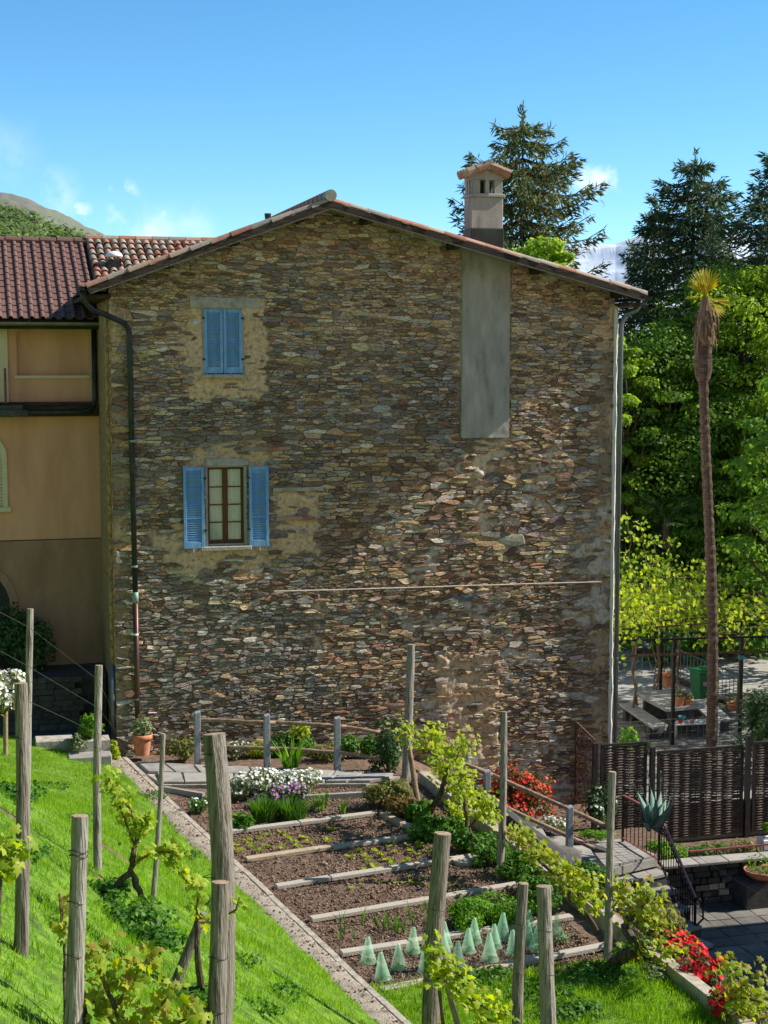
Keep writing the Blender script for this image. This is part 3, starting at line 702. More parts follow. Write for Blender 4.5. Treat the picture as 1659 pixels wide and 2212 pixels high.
# eaves: gutters and downpipes
for x, z in ((XL - .05, roof_z(XL) - .16), (XR + .06, roof_z(XR) - .16)):
    mb = MB(); pr = [(math.cos(a) * .075, math.sin(a) * .075) for a in [math.pi + math.pi * k / 8 for k in range(9)]]
    pr2 = [(q[0] * .9, q[1] * .9) for q in reversed(pr)]
    mb.prism([(x + q[0], YF, z + q[1]) for q in pr + pr2], (.28, 4.0, 0) if x < 0 else (0, 10.2, 0)); part('gutter', mb, M['metal_dark'], HOUSE)
    for q in range(8): pass
def pipe(pts, r, m, name='downpipe'): return part(name, MB().tube(pts, r, 12), M[m], HOUSE, True)
pl = aty(186, 625, -.42); 
P_ = [(XL-.05, -.6, 9.5), (XL-.05, -.6, 9.33), (-.46, -.57, 9.2), (-.36, -.5, 9.12), (.1, -.25, 8.94), (.3, -.15, 8.85), (.37, -.13, 8.74), (.385, -.13, 8.6), (.42, -.13, 3.25)]
pipe([(XL-.05, -.6, 9.56), (XL-.05, -.6, 9.42)], [.10, .065], 'metal_dark', 'outlet')
pipe(P_, .056, 'metal_dark'); pipe([(.42, -.13, 3.24), (.43, -.13, .12)], .055, 'metal_brown')
part('pipe_shoe', MB().tube([(.42, -.13, 3.2), (.42, -.13, 3.32), (.42, -.13, 3.42)], [.064, .064, .058], 12), M['verdigris'], HOUSE, True)
for z, m_ in ((6.5, 'verdigris'), (3.95, 'verdigris'), (2.55, 'white_paint'), (1.2, 'metal_grey'), (.45, 'metal_grey'), (8.3, 'metal_dark')):
    part('pipe_clamp', MB().lathe((.41, -.13, z), [(.064, -.02), (.066, 0), (.064, .02)], 12), M[m_], HOUSE)
x = XR + .06
pipe([(x, -.2, 9.5), (x, -.2, 9.3), (x - .06, -.18, 9.2), (x - .3, -.12, 9.1), (11.13, -.1, 9.03), (11.05, -.1, 8.93), (11.04, -.1, 8.8), (11.04, -.1, -1.4)], .05, 'metal_grey')
for z in (7.2, 4.4, 1.5): part('pipe_clamp', MB().lathe((11.04, -.1, z), [(.058, -.02), (.06, 0), (.058, .02)], 12), M['metal_grey'], HOUSE)
part('soffit_beam', MB().box(10.95, 11.45, -.45, 10, 9.28, 9.36), M['old_wood'], HOUSE)
part('soffit_beam', MB().box(-.5, 0, -.45, 10, 9.34, 9.42), M['old_wood'], HOUSE)
# side-wall conduit at the left corner
part('conduit', MB().tube([(-.06, .05, .2), (-.06, .05, 1.9)], .05, 10), M['metal_grey'], HOUSE, True)
part('conduit', MB().tube([(.0, -.03, 1.9), (.0, -.03, 9.0)], .018, 6), M['render_side'], HOUSE)
# round vent, cable rod along the wall
part('round_vent', MB().tube([(7.64, -.02, -.63), (7.64, -.13, -.63)], .105, 20), M['pipe_grey'], HOUSE)
M['rod'] = mat('rod', [(.4,.32,.26),(.58,.5,.42)], 9, .7)
rod = thing('wall_rod', 'thin pale rod stretched level across the lower stone wall', 'rod', (5.6, -.1, 3.28))
part('rod', MB().tube([(3.3 + 7.37*i/12, -.1, 3.31 - .006*i + random.uniform(-.004, .004)) for i in range(13)], .017, 6), M['rod'], rod)
part('bracket', MB().tube([(10.66, 0, 2.95), (10.66, -.1, 3.0), (10.62, -.1, 3.24)], .012, 5), M['metal_grey'], rod)
part('bracket', MB().tube([(3.3, .0, 3.31), (3.3, -.1, 3.31)], .012, 5), M['metal_grey'], rod)

# ---- chimney
CH = bpy.data.objects.new('chimney', None); COL.objects.link(CH); CH.parent = HOUSE; CH.location = (-5.5, 0, 0)
cx0, cx1, cy0, cy1 = 7.62, 8.32, -.02, .5
def cpart(name, mb, m, bev=.012): o = link(name, mb.mesh(name, M[m]), CH); bevel(o, bev, 1); return o
cpart('flashing', MB().box(cx0-.02, cx1+.02, cy0-.02, cy1+.02, 9.9, 10.9), 'metal_dark')
cpart('shaft', MB().box(cx0, cx1, cy0, cy1, 10.9, 11.56), 'render_grey')
cpart('ledge', MB().box(cx0-.025, cx1+.035, cy0-.035, cy1+.03, 11.56, 11.63), 'render_grey')
mb = MB(); zt = 11.92; zb = 11.63
for a, b in ((cx0+.01, cx0+.19), (cx0+.305, cx0+.395), (cx1-.19, cx1-.01)):
    for y0_, y1_ in ((cy0+.01, cy0+.13), (cy1-.13, cy1-.01)): cpart('flue_pier', MB().box(a, b, y0_, y1_, zb, zt), 'render_grey', .006)
for a, b in ((cy0+.21, cy0+.31),):
    for x0_, x1_ in ((cx0+.01, cx0+.13), (cx1-.13, cx1-.01)): cpart('flue_pier', MB().box(x0_, x1_, a, b, zb, zt), 'render_grey', .006)
cpart('flue_shade_block', MB().box(cx0+.2, cx1-.2, cy0+.2, cy1-.2, zb, zt-.02), 'hollow_shade')  # near-black block painted as the shade inside the flue
xm = (cx0 + cx1) / 2
mb = MB().prism([(cx0-.0, cy0-.004, zt), (cx1+.0, cy0-.004, zt), (cx1+.0, cy0-.004, zt+.08), (xm, cy0-.004, zt+.24), (cx0-.0, cy0-.004, zt+.08)], (0, cy1-cy0+.008, 0))
cpart('hood', mb, 'render_grey', .006)
for sd in (-1, 1):
    for k in range(4):
        y = cy0 - .06 + .2 * k
        for q in range(2):
            t0 = .02 + q * .2; t1 = t0 + .25
            def hp(t): return (xm + sd * t, y, zt + .30 - t * .36 + q * -.0)
            a = hp(t0); b = hp(t1)
            m_ = MB().tube([a, b], [.085, .1], 8); o = link('hood_tile', m_.mesh('hood_tile', M['clay_old']), CH)
for k in range(2): link('hood_ridge', MB().tube([(xm, cy0-.13+.33*k, zt+.315), (xm, cy0-.13+.33*k+.36, zt+.325)], [.1, .085], 10).mesh('hood_ridge', M['lintel'] if k == 0 else M['clay_old']), CH)
# ================================================================ the plastered house on the left
LB = thing('plastered_house', 'beige plastered house with brown tiled roof left of the stone house', 'house', (-3, 2.8, 0))
YB = 2.8
def lb(name, mb, m, sm=False): return part(name, mb, M[m], LB, sm)
# facade with a shallow recessed panel (rounded upper corners) between storeys
def panel_poly(x0, x1, z0, z1, r, y, n=6):
    pts = [(x0, y, z0), (x1, y, z0)]
    pts += [(x1 - r + r*math.cos(a), y, z1 - r + r*math.sin(a)) for a in [math.pi/2*k/n for k in range(n+1)]]
    pts += [(x0 + r - r*math.cos(a), y, z1 - r + r*math.sin(a)) for a in [math.pi/2*(n-k)/n for k in range(n+1)]]
    return pts
ARCH_X0, ARCH_X1 = -3.9, -1.995
lb('wall', MB().box(-9, .0, YB + .1, YB + 6, .2, 9.0), 'beige')
mb = MB()                                                # skin in front with the niche left open
nx0, nx1, nz0, nz1, r = -1.74, -.22, 7.79, 8.86, .28
mb.box(-6, nx0, YB, YB + .1, 7.05, 9.0); mb.box(nx1, -.0, YB, YB + .1, 7.05, 9.0); mb.box(nx0, nx1, YB, YB + .1, 7.05, nz0); mb.box(nx0, nx1, YB, YB + .1, nz1, 9.0)
lb('upper_wall', mb, 'beige')
for sx, cx in ((1, nx0), (-1, nx1)):
    poly = [(cx, YB + .001, nz1)] + [(cx + sx * (r - r*math.cos(a)), YB + .001, nz1 - r + r*math.sin(a)) for a in [math.pi/2*k/8 for k in range(9)]]
    lb('niche_corner', MB().prism(poly, (0, .098, 0)), 'beige')
lb('niche_sill', MB().box(nx0 - .05, nx1 + .02, YB - .04, YB + .05, nz0 - .06, nz0), 'cream')
lb('lower_wall', MB().box(-6, 0, YB + .0, YB + .1, 4.22, 6.9), 'beige')
lb('plinth', MB().box(-6, 0, YB - .03, YB + .1, .2, 4.2), 'brown_plinth')
lb('belt_board', MB().box(-6, .0, YB - .18, YB, 6.92, 7.22), 'old_wood')
lb('belt_pipe', MB().tube([(-6, YB - .24, 7.0), (-.45, YB - .24, 7.0), (-.25, YB - .22, 7.03), (-.14, YB - .16, 7.12), (-.1, YB - .12, 7.3), (-.1, YB - .12, 8.95)], .06, 10), 'metal_dark', True)
lb('slab_stub', MB().box(-2.5, -1.55, YB - .5, YB - .02, 6.93, 7.06), 'slab_dark'); lb('slab_stub', MB().box(-2.4, -1.65, YB - .45, YB - .02, 7.062, 7.16), 'slab_dark')
lb('corner_trim', MB().box(-6, -1.93, YB - .06, YB - .001, 7.22, 9.0), 'cream')
lb('balcony_post', MB().tube([(-2.0, YB - .3, 7.2), (-2.0, YB - .3, 7.95)], .03, 6), 'red_iron')
# arched window, only its right part in view
wx1, wx0, wz0, wz1 = -2.0, -3.2, 4.95, 6.62
rr = (wx1 - wx0) / 2; zc_ = wz1 - rr; xm_ = (wx0 + wx1) / 2
outer = [(wx1, wz0)] + [(xm_ + rr*math.cos(a), zc_ + rr*math.sin(a)) for a in [math.pi*k/16 for k in range(17)]] + [(wx0, wz0)]
inner = [(xm_ + (q[0]-xm_)*.82, wz0 + (q[1]-wz0)*.92) for q in outer]
mb = MB()
for i in range(len(outer) - 1):
    a, b, c, d = outer[i], outer[i+1], inner[i+1], inner[i]
    mb.prism([(q[0], YB - .06, q[1]) for q in (a, b, c, d)], (0, .06, 0))
lb('window_surround', mb, 'cream'); lb('window_sill', MB().box(wx0 - .06, wx1 + .06, YB - .1, YB, wz0 - .1, wz0 - .001), 'cream')
for i in range(22):
    z = wz0 + .04 + i * .07; hw = rr * .82 * (1 if z < zc_ else math.sqrt(max(.0, 1 - ((z - zc_) / (rr*.98)) ** 2)))
    if hw > .05: lb('blind_slat', MB().beam((xm_ - hw, YB - .02, z), (xm_ + hw, YB - .02, z), .03, .05, (0, -.5, .9)), 'leaf_grey' if False else 'cream')
# arched doorway below, its inner shade painted as a near-black sheet
dpoly = [(-3.9, 1.0)] + [(-2.0, 1.0)] + [(-2.95 + .95*math.cos(a), 2.75 + .95*math.sin(a)) for a in [math.pi*k/14 for k in range(15)]]
lb('doorway', MB().prism([(q[0], YB - .04, q[1]) for q in dpoly], (0, .008, 0)), 'hollow_shade')
for sx in range(14):
    a0 = math.pi*sx/14; a1 = math.pi*(sx+1)/14
    q = [(-2.95 + rr_*math.cos(a), 2.75 + rr_*math.sin(a)) for rr_, a in ((.95, a0), (.95, a1), (1.12, a1), (1.12, a0))]
    lb('arch_stone', MB().prism([(p[0], YB - .06, p[1]) for p in q], (0, .03, 0)), 'brown_plinth')
# roof planes: brown interlocking tiles, then old clay tiles on a slightly raised plane
YE, ZE, TS = YB - .5, 8.98, .452       # eave line, height, slope
YR = 6.55; ZR = ZE + (YR - YE) * TS
def rz(y): return ZE + (y - YE) * TS
lbroof = bpy.data.objects.new('roof', None); COL.objects.link(lbroof); lbroof.parent = LB; lbroof.location = (3, -2.8, 0)
link('roof_deck', MB().prism([(-7, YE + .05, ZE - .04), (-7, YR, ZR - .06), (-7, YR + 5, ZE), (-7, YR + 5, ZE - .2), (-7, YE + .05, ZE - .16)], (7.4, 0, 0)).mesh('roof_deck', M['old_wood']), lbroof)
ang = math.atan(TS); TL = math.hypot(YR - YE, ZR - ZE); nr_ = 13; tl = TL / nr_; tw = .222
sv = []; prof = [(-.111, 0), (-.035, .0), (.0, .0)] + [(.055 - .052*math.cos(a), .052*math.sin(a)) for a in [math.pi*k/6 for k in range(7)]]
for t, lift in ((0, .022), (1.06, .0)):
    for px_, pz_ in prof: sv.append((px_, tl * t, pz_ + lift))
for px_, pz_ in prof: sv.append((px_, 0, pz_ - .0))
n_ = len(prof); fs = [(i, i+1, n_+i+1, n_+i) for i in range(n_-1)] + [(2*n_+i, 2*n_+i+1, i+1, i) for i in range(n_-1)]
btm = bpy.data.meshes.new('tile'); btm.from_pydata(sv, [], fs); btm.materials.append(M['brown_tile'])
for c in range(17):
    for r_ in range(nr_):
        y = YE + (YR - YE) * r_ / nr_; x = -.03 - .111 - c * tw
        link('tile', btm, lbroof, (x + random.uniform(-.003, .003), y, rz(y) + .01), (ang, 0, 0))
for k in range(12): link('ridge_tile', MB().tube([(.2 - .4*k, YR, ZR + .02), (-.23 - .4*k, YR, ZR + .035)], [.10, .11], 10).mesh('ridge_tile', M['brown_tile']), lbroof)
# old clay roof
old = bpy.data.objects.new('old_roof', None); COL.objects.link(old); old.parent = LB; old.location = (3, -2.8, 0)
OZ = .14
link('roof_deck', MB().prism([(.05, YE + .6, rz(YE+.6) - .02), (.05, YR + .1, rz(YR+.1) - .02), (.05, YR + 3, rz(YR-2.5)), (.05, YR + 3, rz(YR-2.5)-.1), (.05, YE + .6, rz(YE+.6) - .1)], (5.0, 0, 0)).mesh('roof_deck', M['clay_roof']), old)
cl = .36; sv = []
for t, r_, lift in ((0, .088, .03), (1.12, .07, 0)):
    for q in range(9): an = math.pi*q/8; sv.append((-math.cos(an)*r_, cl*t, math.sin(an)*r_ + lift))
for t, r_, lift in ((0, .074, .03), (1.12, .056, 0)):
    for q in range(9): an = math.pi*q/8; sv.append((-math.cos(an)*r_, cl*t, math.sin(an)*r_ + lift))
fs = []
for q in range(8): fs += [(q, q+1, 10+q, 9+q), (q+1, q, 18+q, 19+q), (19+q, 18+q, 27+q, 28+q)]
ctm = bpy.data.meshes.new('tile'); ctm.from_pydata(sv, [], fs); ctm.materials.append(M['clay'])
for c in range(18):
    x = .14 + c * .19
    for r_ in range(11):
        y = YR - cl * .91 * (r_ + 1)
        link('tile', ctm, old, (x + random.uniform(-.012, .012), y, rz(y) + OZ - .08 + random.uniform(-.005, .01)), (ang, 0, R(random.uniform(-2.5, 2.5))))
for c in range(10):
    link('ridge_tile', MB().tube([(.04 + .4*c, YR, ZR + .1), (.48 + .4*c, YR, ZR + .11)], [.105, .09], 10).mesh('ridge_tile', M['clay']), old)
vv = bpy.data.objects.new('roof_vent', None); COL.objects.link(vv); vv.parent = LB; vp = aty(246, 560, 4.9); vv.location = vp - LB.location
link('vent_base', MB().box(-.16, .16, -.16, .16, -.55, -.02).mesh('vent_base', M['metal_dark']), vv)
for a, b in ((-.1, -.1), (.1, -.1), (.1, .1), (-.1, .1)): link('vent_leg', MB().tube([(a, b, -.03), (a, b, .08)], .012, 5).mesh('vent_leg', M['metal_grey']), vv)
link('vent_cap', MB().lathe((0, 0, .05), [(.20, 0), (.205, .03), (.17, .09), (.1, .125), (.02, .135)], 20).mesh('vent_cap', M['white_paint'], True), vv)
lb('gutter', MB().prism([(-7, YE - .02 + q[0], ZE - .06 + q[1]) for q in [(math.cos(a)*.075, math.sin(a)*.075) for a in [math.pi + math.pi*k/8 for k in range(9)]] + [(math.cos(a)*.066, math.sin(a)*.066) for a in [math.pi + math.pi*(8-k)/8 for k in range(9)]]], (7.0, 0, 0)), 'metal_grey')
lb('fascia', MB().box(-7, 0, YE + .08, YE + .14, ZE - .2, ZE - .02), 'old_wood')
lb('soffit', MB().box(-7, 0, YE + .14, YB, ZE - .02, ZE + .02), 'old_wood')
# low dry-stone wall and raised yard in front of it
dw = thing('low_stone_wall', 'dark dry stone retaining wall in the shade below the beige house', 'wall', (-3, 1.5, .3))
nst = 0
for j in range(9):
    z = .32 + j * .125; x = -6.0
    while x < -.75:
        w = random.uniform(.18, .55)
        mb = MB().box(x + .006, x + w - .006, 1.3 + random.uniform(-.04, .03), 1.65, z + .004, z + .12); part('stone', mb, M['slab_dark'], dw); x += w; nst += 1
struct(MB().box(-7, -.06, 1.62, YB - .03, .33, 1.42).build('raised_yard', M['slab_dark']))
# ================================================================ plants: general builders
def rnd_in_ball(n, shell=.55):
    d = unit(RNG.normal(size=(n, 3))); r = RNG.uniform(shell ** 3, 1, (n, 1)) ** (1/3); return d * r
def clump_points(clumps, n_per):
    P = []; Nn = []
    for c, rad in clumps:
        q = rnd_in_ball(n_per); P.append(np.array(c) + q * np.array(rad)); Nn.append(unit(q / np.array(rad) + 1e-6))
    return np.concatenate(P), np.concatenate(Nn)
def bush(name, label, cat, base, rad, n, size, m, group=None, shape='leaf', clumps=9, flowers=None, stem=True, up=.5):
    """base point on the ground, rad = (x, y, height): a shrub of leaf clumps on stems, with blooms if asked"""
    base = Vector(base); t = thing(name, label, cat, base, group); cl = []
    for k in range(clumps):
        a = random.uniform(0, 6.283); q = math.sqrt(random.random()) * .72; h = random.uniform(.3, .85)
        cl.append(((base.x + rad[0]*q*math.cos(a), base.y + rad[1]*q*math.sin(a), base.z + rad[2]*h*(1 - .35*q)), (rad[0]*random.uniform(.3, .5), rad[1]*random.uniform(.3, .5), rad[2]*random.uniform(.18, .34))))
    P, Nn = clump_points(cl, max(8, n // clumps)); P[:, 2] = np.maximum(P[:, 2], base.z + .01)
    leaves('foliage', P, size, m, t, shape, nrm=Nn, up=up)
    if stem:
        mb = MB()
        for c, r_ in cl:
            c = Vector(c); mid = base.lerp(c, .5) + Vector((random.uniform(-.03, .03), random.uniform(-.03, .03), 0)); mb.tube([base - Vector((0, 0, .03)), mid, c], [.012, .008, .004], 5)
        part('stems', mb, M['cane'], t)
    if flowers:
        for fm, fn, fs_, top in flowers:
            k = RNG.integers(0, len(P), fn * 6); Q = P[k]; Nq = Nn[k]
            ok = (Nq[:, 2] > top) & ((Nq[:, 1] < .5)); Q = Q[ok][:fn] + Nq[ok][:fn] * fs_ * .4; 
            leaves('blossoms', Q, fs_, M[fm], t, 'bloom', nrm=Nq[ok][:fn] * 2 + np.array([0, -.6, .6]), up=.2)
    return t
def limb(mb, a, b, r0, r1, wob=.1, n=5):
    a = Vector(a); b = Vector(b); L = (b - a).length; pts = []
    for i in range(n + 1):
        t = i / n; p = a.lerp(b, t); w = wob * L * math.sin(math.pi * t)
        pts.append(p + Vector((random.uniform(-1, 1) * w, random.uniform(-1, 1) * w, random.uniform(-.5, 1) * w)))
    mb.tube(pts, [r0 + (r1 - r0) * i / n for i in range(n + 1)], 7); return pts
def tree(name, label, base, top, rad, m, n, size, clumps=40, group='trees behind the terrace', low=.2, shape='round', trunk_r=.2):
    base = Vector(base); t = thing(name, label, 'tree', base, group); H = top - base.z
    mb = MB(); tp = limb(mb, base - Vector((0, 0, .5)), base + Vector((0, 0, H * .75)), trunk_r, .05, .02, 8); cl = []
    for k in range(clumps):
        h = low + (1 - low) * (k + .5) / clumps; prof = math.sin(math.pi * min(1, (h - low + .12) / (1 - low + .2)) ** .8) ** .7
        a = k * 2.399 + random.uniform(-.5, .5); q = random.uniform(.35, 1) * prof
        c = Vector((base.x + rad*q*math.cos(a), base.y + rad*q*math.sin(a), base.z + H*h*.96))
        cr = rad * random.uniform(.14, .3); cl.append((c, (cr, cr, cr * random.uniform(.28, .5))))
        limb(mb, base + Vector((0, 0, H * max(.12, h - .28))), c, trunk_r * .28, .015, .06, 4)
    part('trunk', mb, M['bark'], t, True)
    P, Nn = clump_points(cl, n // clumps)
    leaves('crown', P, size, m, t, shape, nrm=Nn, up=.5)
    return t
def spruce(label, base, top, spread, m, n_mult=1.0, lean=0):
    base = Vector(base); t = thing('spruce_tree', label, 'tree', base, 'spruces behind the house'); H = top - base.z
    mb = MB(); mb.tube([base - Vector((0, 0, .5)), base + Vector((lean*.5, 0, H*.5)), base + Vector((lean, 0, H - .1))], [.32, .2, .02], 8)
    bm2 = MB(); P = []; D = []
    z = H * .42
    while z < H - .3:
        f = (H - z) / H; L0 = spread * (f ** .64) * random.uniform(.7, 1.15)
        nb = random.randint(6, 8); a0 = random.uniform(0, 6.28)
        for k in range(nb):
            a = a0 + 6.283 * k / nb + random.uniform(-.3, .3); L = L0 * random.choice((.7, .85, 1, 1.05, 1.15)) + .15
            d = Vector((math.cos(a), math.sin(a), 0)); s0 = base + Vector((lean * z / H, 0, z))
            pts = []
            for i in range(6):
                q = i / 5; pts.append(s0 + d * (L*q) + Vector((0, 0, L * (-.38*q + .42*q*q*q) + random.uniform(-.03, .03))))
            bm2.tube(pts, [.05*(1-i/5.5) * min(1, L/2) + .008 for i in range(6)], 4)
            m_ = int((26 + 52 * L) * n_mult)
            for j in range(m_):
                q = random.random() ** .75; i = min(4, int(q * 5)); c = pts[i].lerp(pts[i+1], q*5 - i)
                side = Vector((-d.y, d.x, 0)) * random.gauss(0, .16 * L * (1.05 - q) + .05)
                hang = -abs(random.gauss(0, .16 + .2 * (1 - q))) * min(1, L)
                P.append(c + side + Vector((0, 0, hang))); D.append(d * (.5 + q) + side * 1.2 + Vector((0, 0, random.choice((-1.1, -.6, -.2, .35)))))
        z += random.uniform(.45, .68) * (1 + .4 * f)
    for j in range(40):
        q = random.random(); P.append(base + Vector((lean + random.gauss(0, .05), random.gauss(0, .05), H - .9*q))); D.append(Vector((random.gauss(0, .5), random.gauss(0, .5), .8)))
    part('trunk', mb, M['bark'], t, True); part('branches', bm2, M['bark'], t)
    leaves('needles', np.array([tuple(p) for p in P]), .29, m, t, 'needle', dirs=np.array([tuple(d) for d in D]), up=.2)
    return t
# ================================================================ trees behind
def at_depth(px, py, k): return atd(px, py, k)
b = atd(1130, 228, 58); spruce('tall dark spruce rising right behind the chimney', (b.x, b.y, -7), b.z, 9.4, M['spruce'], 1.25)
b = atd(1502, 330, 60); spruce('broad dark spruce standing behind the palm', (b.x, b.y, -8), b.z, 9.4, M['spruce_blue'], 1.25)
b = atd(1415, 420, 63); spruce('slimmer spruce crowding the left flank of the broad spruce', (b.x, b.y, -8), b.z, 4.6, M['spruce_blue'], 1.0)
b = atd(1705, 290, 56); spruce('spruce whose branches reach in at the right edge', (b.x, b.y, -8), b.z, 8.5, M['spruce_blue'], 1.1)
b = atd(1610, 545, 55); tree('broadleaf_tree', 'large fresh green leafy tree at the right edge behind the palm', (b.x, b.y, -6), b.z, 4.8, M['tree_fresh'], 72000, .115, 190, low=.22)
b = atd(1440, 690, 54); tree('broadleaf_tree', 'deep green leafy tree between the house corner and the palm', (b.x, b.y, -5), b.z, 4.2, M['tree_mid'], 56000, .112, 170, low=.2)
b = atd(1160, 480, 52); tree('broadleaf_tree', 'bright green treetop peeping over the roof below the chimney', (b.x, b.y, -5), b.z, 2.6, M['tree_fresh'], 22000, .14, 50, low=.5)
b = atd(1352, 690, 52); tree('broadleaf_tree', 'light green young tree beside the right downpipe', (b.x - .3, b.y, -5), b.z, 1.5, M['tree_fresh'], 12000, .13, 34, low=.5)
b = atd(1575, 830, 53); tree('broadleaf_tree', 'shaded green tree filling the gap behind the pergola', (b.x, b.y, -5), b.z, 4.3, M['tree_mid'], 44000, .112, 150, low=.1)
b = atd(1720, 800, 51); tree('broadleaf_tree', 'green tree cut by the right edge above the pergola', (b.x, b.y, -4), b.z, 3.2, M['tree_fresh'], 24000, .13, 100, low=.15)
for px, py, k, rx, h, mm, lab in ((1360, 1180, 51, 1.6, 3.8, 'leaf_fresh', 'pale green shrub with bare twigs beside the house corner'), (1440, 1230, 51, 1.7, 3.2, 'leaf_mid', 'dense green shrub behind the pergola vines'),
                                 (1620, 1180, 50, 2.2, 4.5, 'leaf_mid', 'bluish green shrub right of the palm trunk'), (1530, 1250, 52, 1.8, 3, 'leaf_dark', 'dark shrub behind the green bin')):
    p = atd(px, py, k); bush('garden_shrub', lab, 'shrub', (p.x, p.y, p.z - h), (rx, 1.4, h), 3600, .16, M[mm], 'shrubs behind the pergola', 'round', 16)
# fan palm in the shade below the trees
fp = thing('fan_palm', 'small fan palm with dark fronds in the shade behind the pergola', 'palm', tuple(atd(1440, 1120, 50)))
fb = Vector(fp.location)
mbp = MB().tube([fb - Vector((0, 0, 1)), fb], [.12, .1], 8); part('trunk', mbp, M['palm_trunk'], fp)
for k in range(14):
    a = random.uniform(0, 6.28); e = random.uniform(-.1, .9); d = Vector((math.cos(a)*math.cos(e), math.sin(a)*math.cos(e), math.sin(e))); c = fb + d * .7
    mb = MB().tube([fb, c], .012, 4)
    sd = d.cross(Vector((0, 0, 1))).normalized()
    for j in range(15):
        q = (j - 7) / 7 * 1.5; dd = (d * math.cos(q) + sd * math.sin(q)); e2 = c + dd * .62 - Vector((0, 0, .1)); w = Vector((0, 0, 1)).cross(dd).normalized() * .025
        mb.add([c, c.lerp(e2, .5) + w, e2, c.lerp(e2, .5) - w], [(0, 1, 2, 3)])
    part('frond', mb, M['leaf_dark'], fp)
# dying palm with the long bare trunk
PB = atz(1537, 1625, -1.4); PT = PB + Vector((0, 0, 0)); ptp = aty(1524, 735, PB.y)
palm = thing('palm_tree', 'tall thin palm with ringed brown trunk and yellowed dying crown', 'palm', PB)
mb = MB(); n = 90; pts = []; rr_ = []
for i in range(n + 1):
    t = i / n; p = PB.lerp(ptp, t) + Vector((.07*math.sin(t*5), 0, 0)); pts.append(p)
    r_ = .135 - .03*t + (.012 if i % 2 else -.006)
    if t > .91: r_ = .165 + .05*math.sin((t-.91)/.09*3.1)
    rr_.append(r_ * random.uniform(.95, 1.06))
mb.tube(pts, rr_, 12, jit=.07); part('trunk', mb, M['palm_trunk'], palm)
mb = MB()                                              # skirt of dead fronds
for k in range(200):
    a = random.uniform(0, 6.28); z0 = ptp.z + random.uniform(.25, .85); rr0 = .1 + .06*random.random(); L = random.uniform(.25, .75)
    p0 = Vector((ptp.x + math.cos(a)*rr0, ptp.y + math.sin(a)*rr0, z0)); q = random.uniform(.02, .2)
    p1 = p0 + Vector((math.cos(a)*q, math.sin(a)*q, -L*.5)); p2 = p1 + Vector((math.cos(a)*q*.1, math.sin(a)*q*.1, -L*.5))
    w = Vector((-math.sin(a), math.cos(a), 0)) * random.uniform(.012, .03); mb.add([p0-w*.4, p0+w*.4, p1+w, p1-w, p2], [(0,1,2,3), (3,2,4)])
part('dead_skirt', mb, M['palm_dead'], palm)
part('crown_stem', MB().tube([ptp - Vector((0, 0, .1)), ptp + Vector((-.02, 0, .5)), ptp + Vector((-.02, 0, 1.0))], [.2, .2, .1], 10, jit=.15), M['palm_dead'], palm)
ct = ptp + Vector((-.02, 0, .98))
for k in range(26):
    a = random.uniform(0, 6.28); e = random.uniform(.75, 1.55) if k % 5 else random.uniform(-.9, .2); L = random.uniform(.45, .8)
    d = Vector((math.cos(a)*math.cos(e), math.sin(a)*math.cos(e), math.sin(e))); sd = d.cross(Vector((.1, .2, 1))).normalized(); c = ct + d * L * .35
    mb = MB().tube([ct, c], .012, 4)
    for j in range(9):
        q = (j - 4) / 4 * .75; dd = d*math.cos(q) + sd*math.sin(q); e2 = c + dd*L*.62; w = dd.cross(Vector((.3, -1, .2))).normalized() * .02
        mb.add([c, c.lerp(e2, .5) + w, e2, c.lerp(e2, .5) - w], [(0,1,2,3)])
    part('frond', mb, M['palm_leaf'], palm)
# ================================================================ far hills
def ridge_mesh(pts, depth_k, base_z, back, seg=160, rough=1.0, seed=0, nv=40):
    """slope with a crest given as sight points at one distance; falls towards the viewer"""
    crest = [atd(px, py, depth_k) for px, py in pts]
    def fn(u, v):
        f = u * (len(crest) - 1); i = min(int(f), len(crest) - 2); c = crest[i].lerp(crest[i+1], f - i)
        toward = Vector((CAM.x - c.x, CAM.y - c.y, 0)).normalized(); p = c + toward * (back * v)
        z = c.z + (base_z - c.z) * v ** 1.1
        nn = noise.fractal((p.x/ (back*.12) + seed, p.y / (back*.12), 0), 1, 2, 5) * rough * (1 if v > .0 else .4)
        return (p.x, p.y, z + nn)
    return MB().grid(fn, seg, nv)
M['far_hill'] = mat('far_hill', [(.10,.115,.10),(.15,.145,.12),(.12,.14,.10),(.19,.17,.145)], .012, .95, 1, .05)
M['hazy_snow'] = mat('hazy_snow', [(.3,.36,.46),(.4,.46,.56),(.6,.65,.73)], .0008, .9, .3, .003)  # distance haze put into the snow's pale blue tones
M['near_hill'] = mat('near_hill', [(.09,.13,.04),(.13,.18,.06)], .05, .95, 1, .3)
struct(ridge_mesh([(-900, 250), (-500, 330), (-200, 395), (0, 425), (60, 440), (140, 470), (210, 500), (275, 527), (340, 560), (500, 640), (800, 760)], 1500, -80, 900, 260, 14, 3, 60).build('far_hill', M['far_hill'], smooth=True))
struct(ridge_mesh([(700, 640), (1000, 590), (1200, 540), (1330, 525), (1400, 500), (1480, 540), (1560, 480), (1620, 510), (1700, 470), (2000, 520), (2600, 640)], 9000, -400, 5000, 200, 45, 8).build('snowy_mountain', M['hazy_snow']))
struct(ridge_mesh([(-700, 300), (-300, 430), (-100, 470), (0, 480), (80, 500), (150, 515), (200, 540), (260, 600), (400, 700)], 330, -60, 200, 60, 4, 5).build('wooded_hill', M['near_hill'], smooth=True))
Pc = []; Nc = []
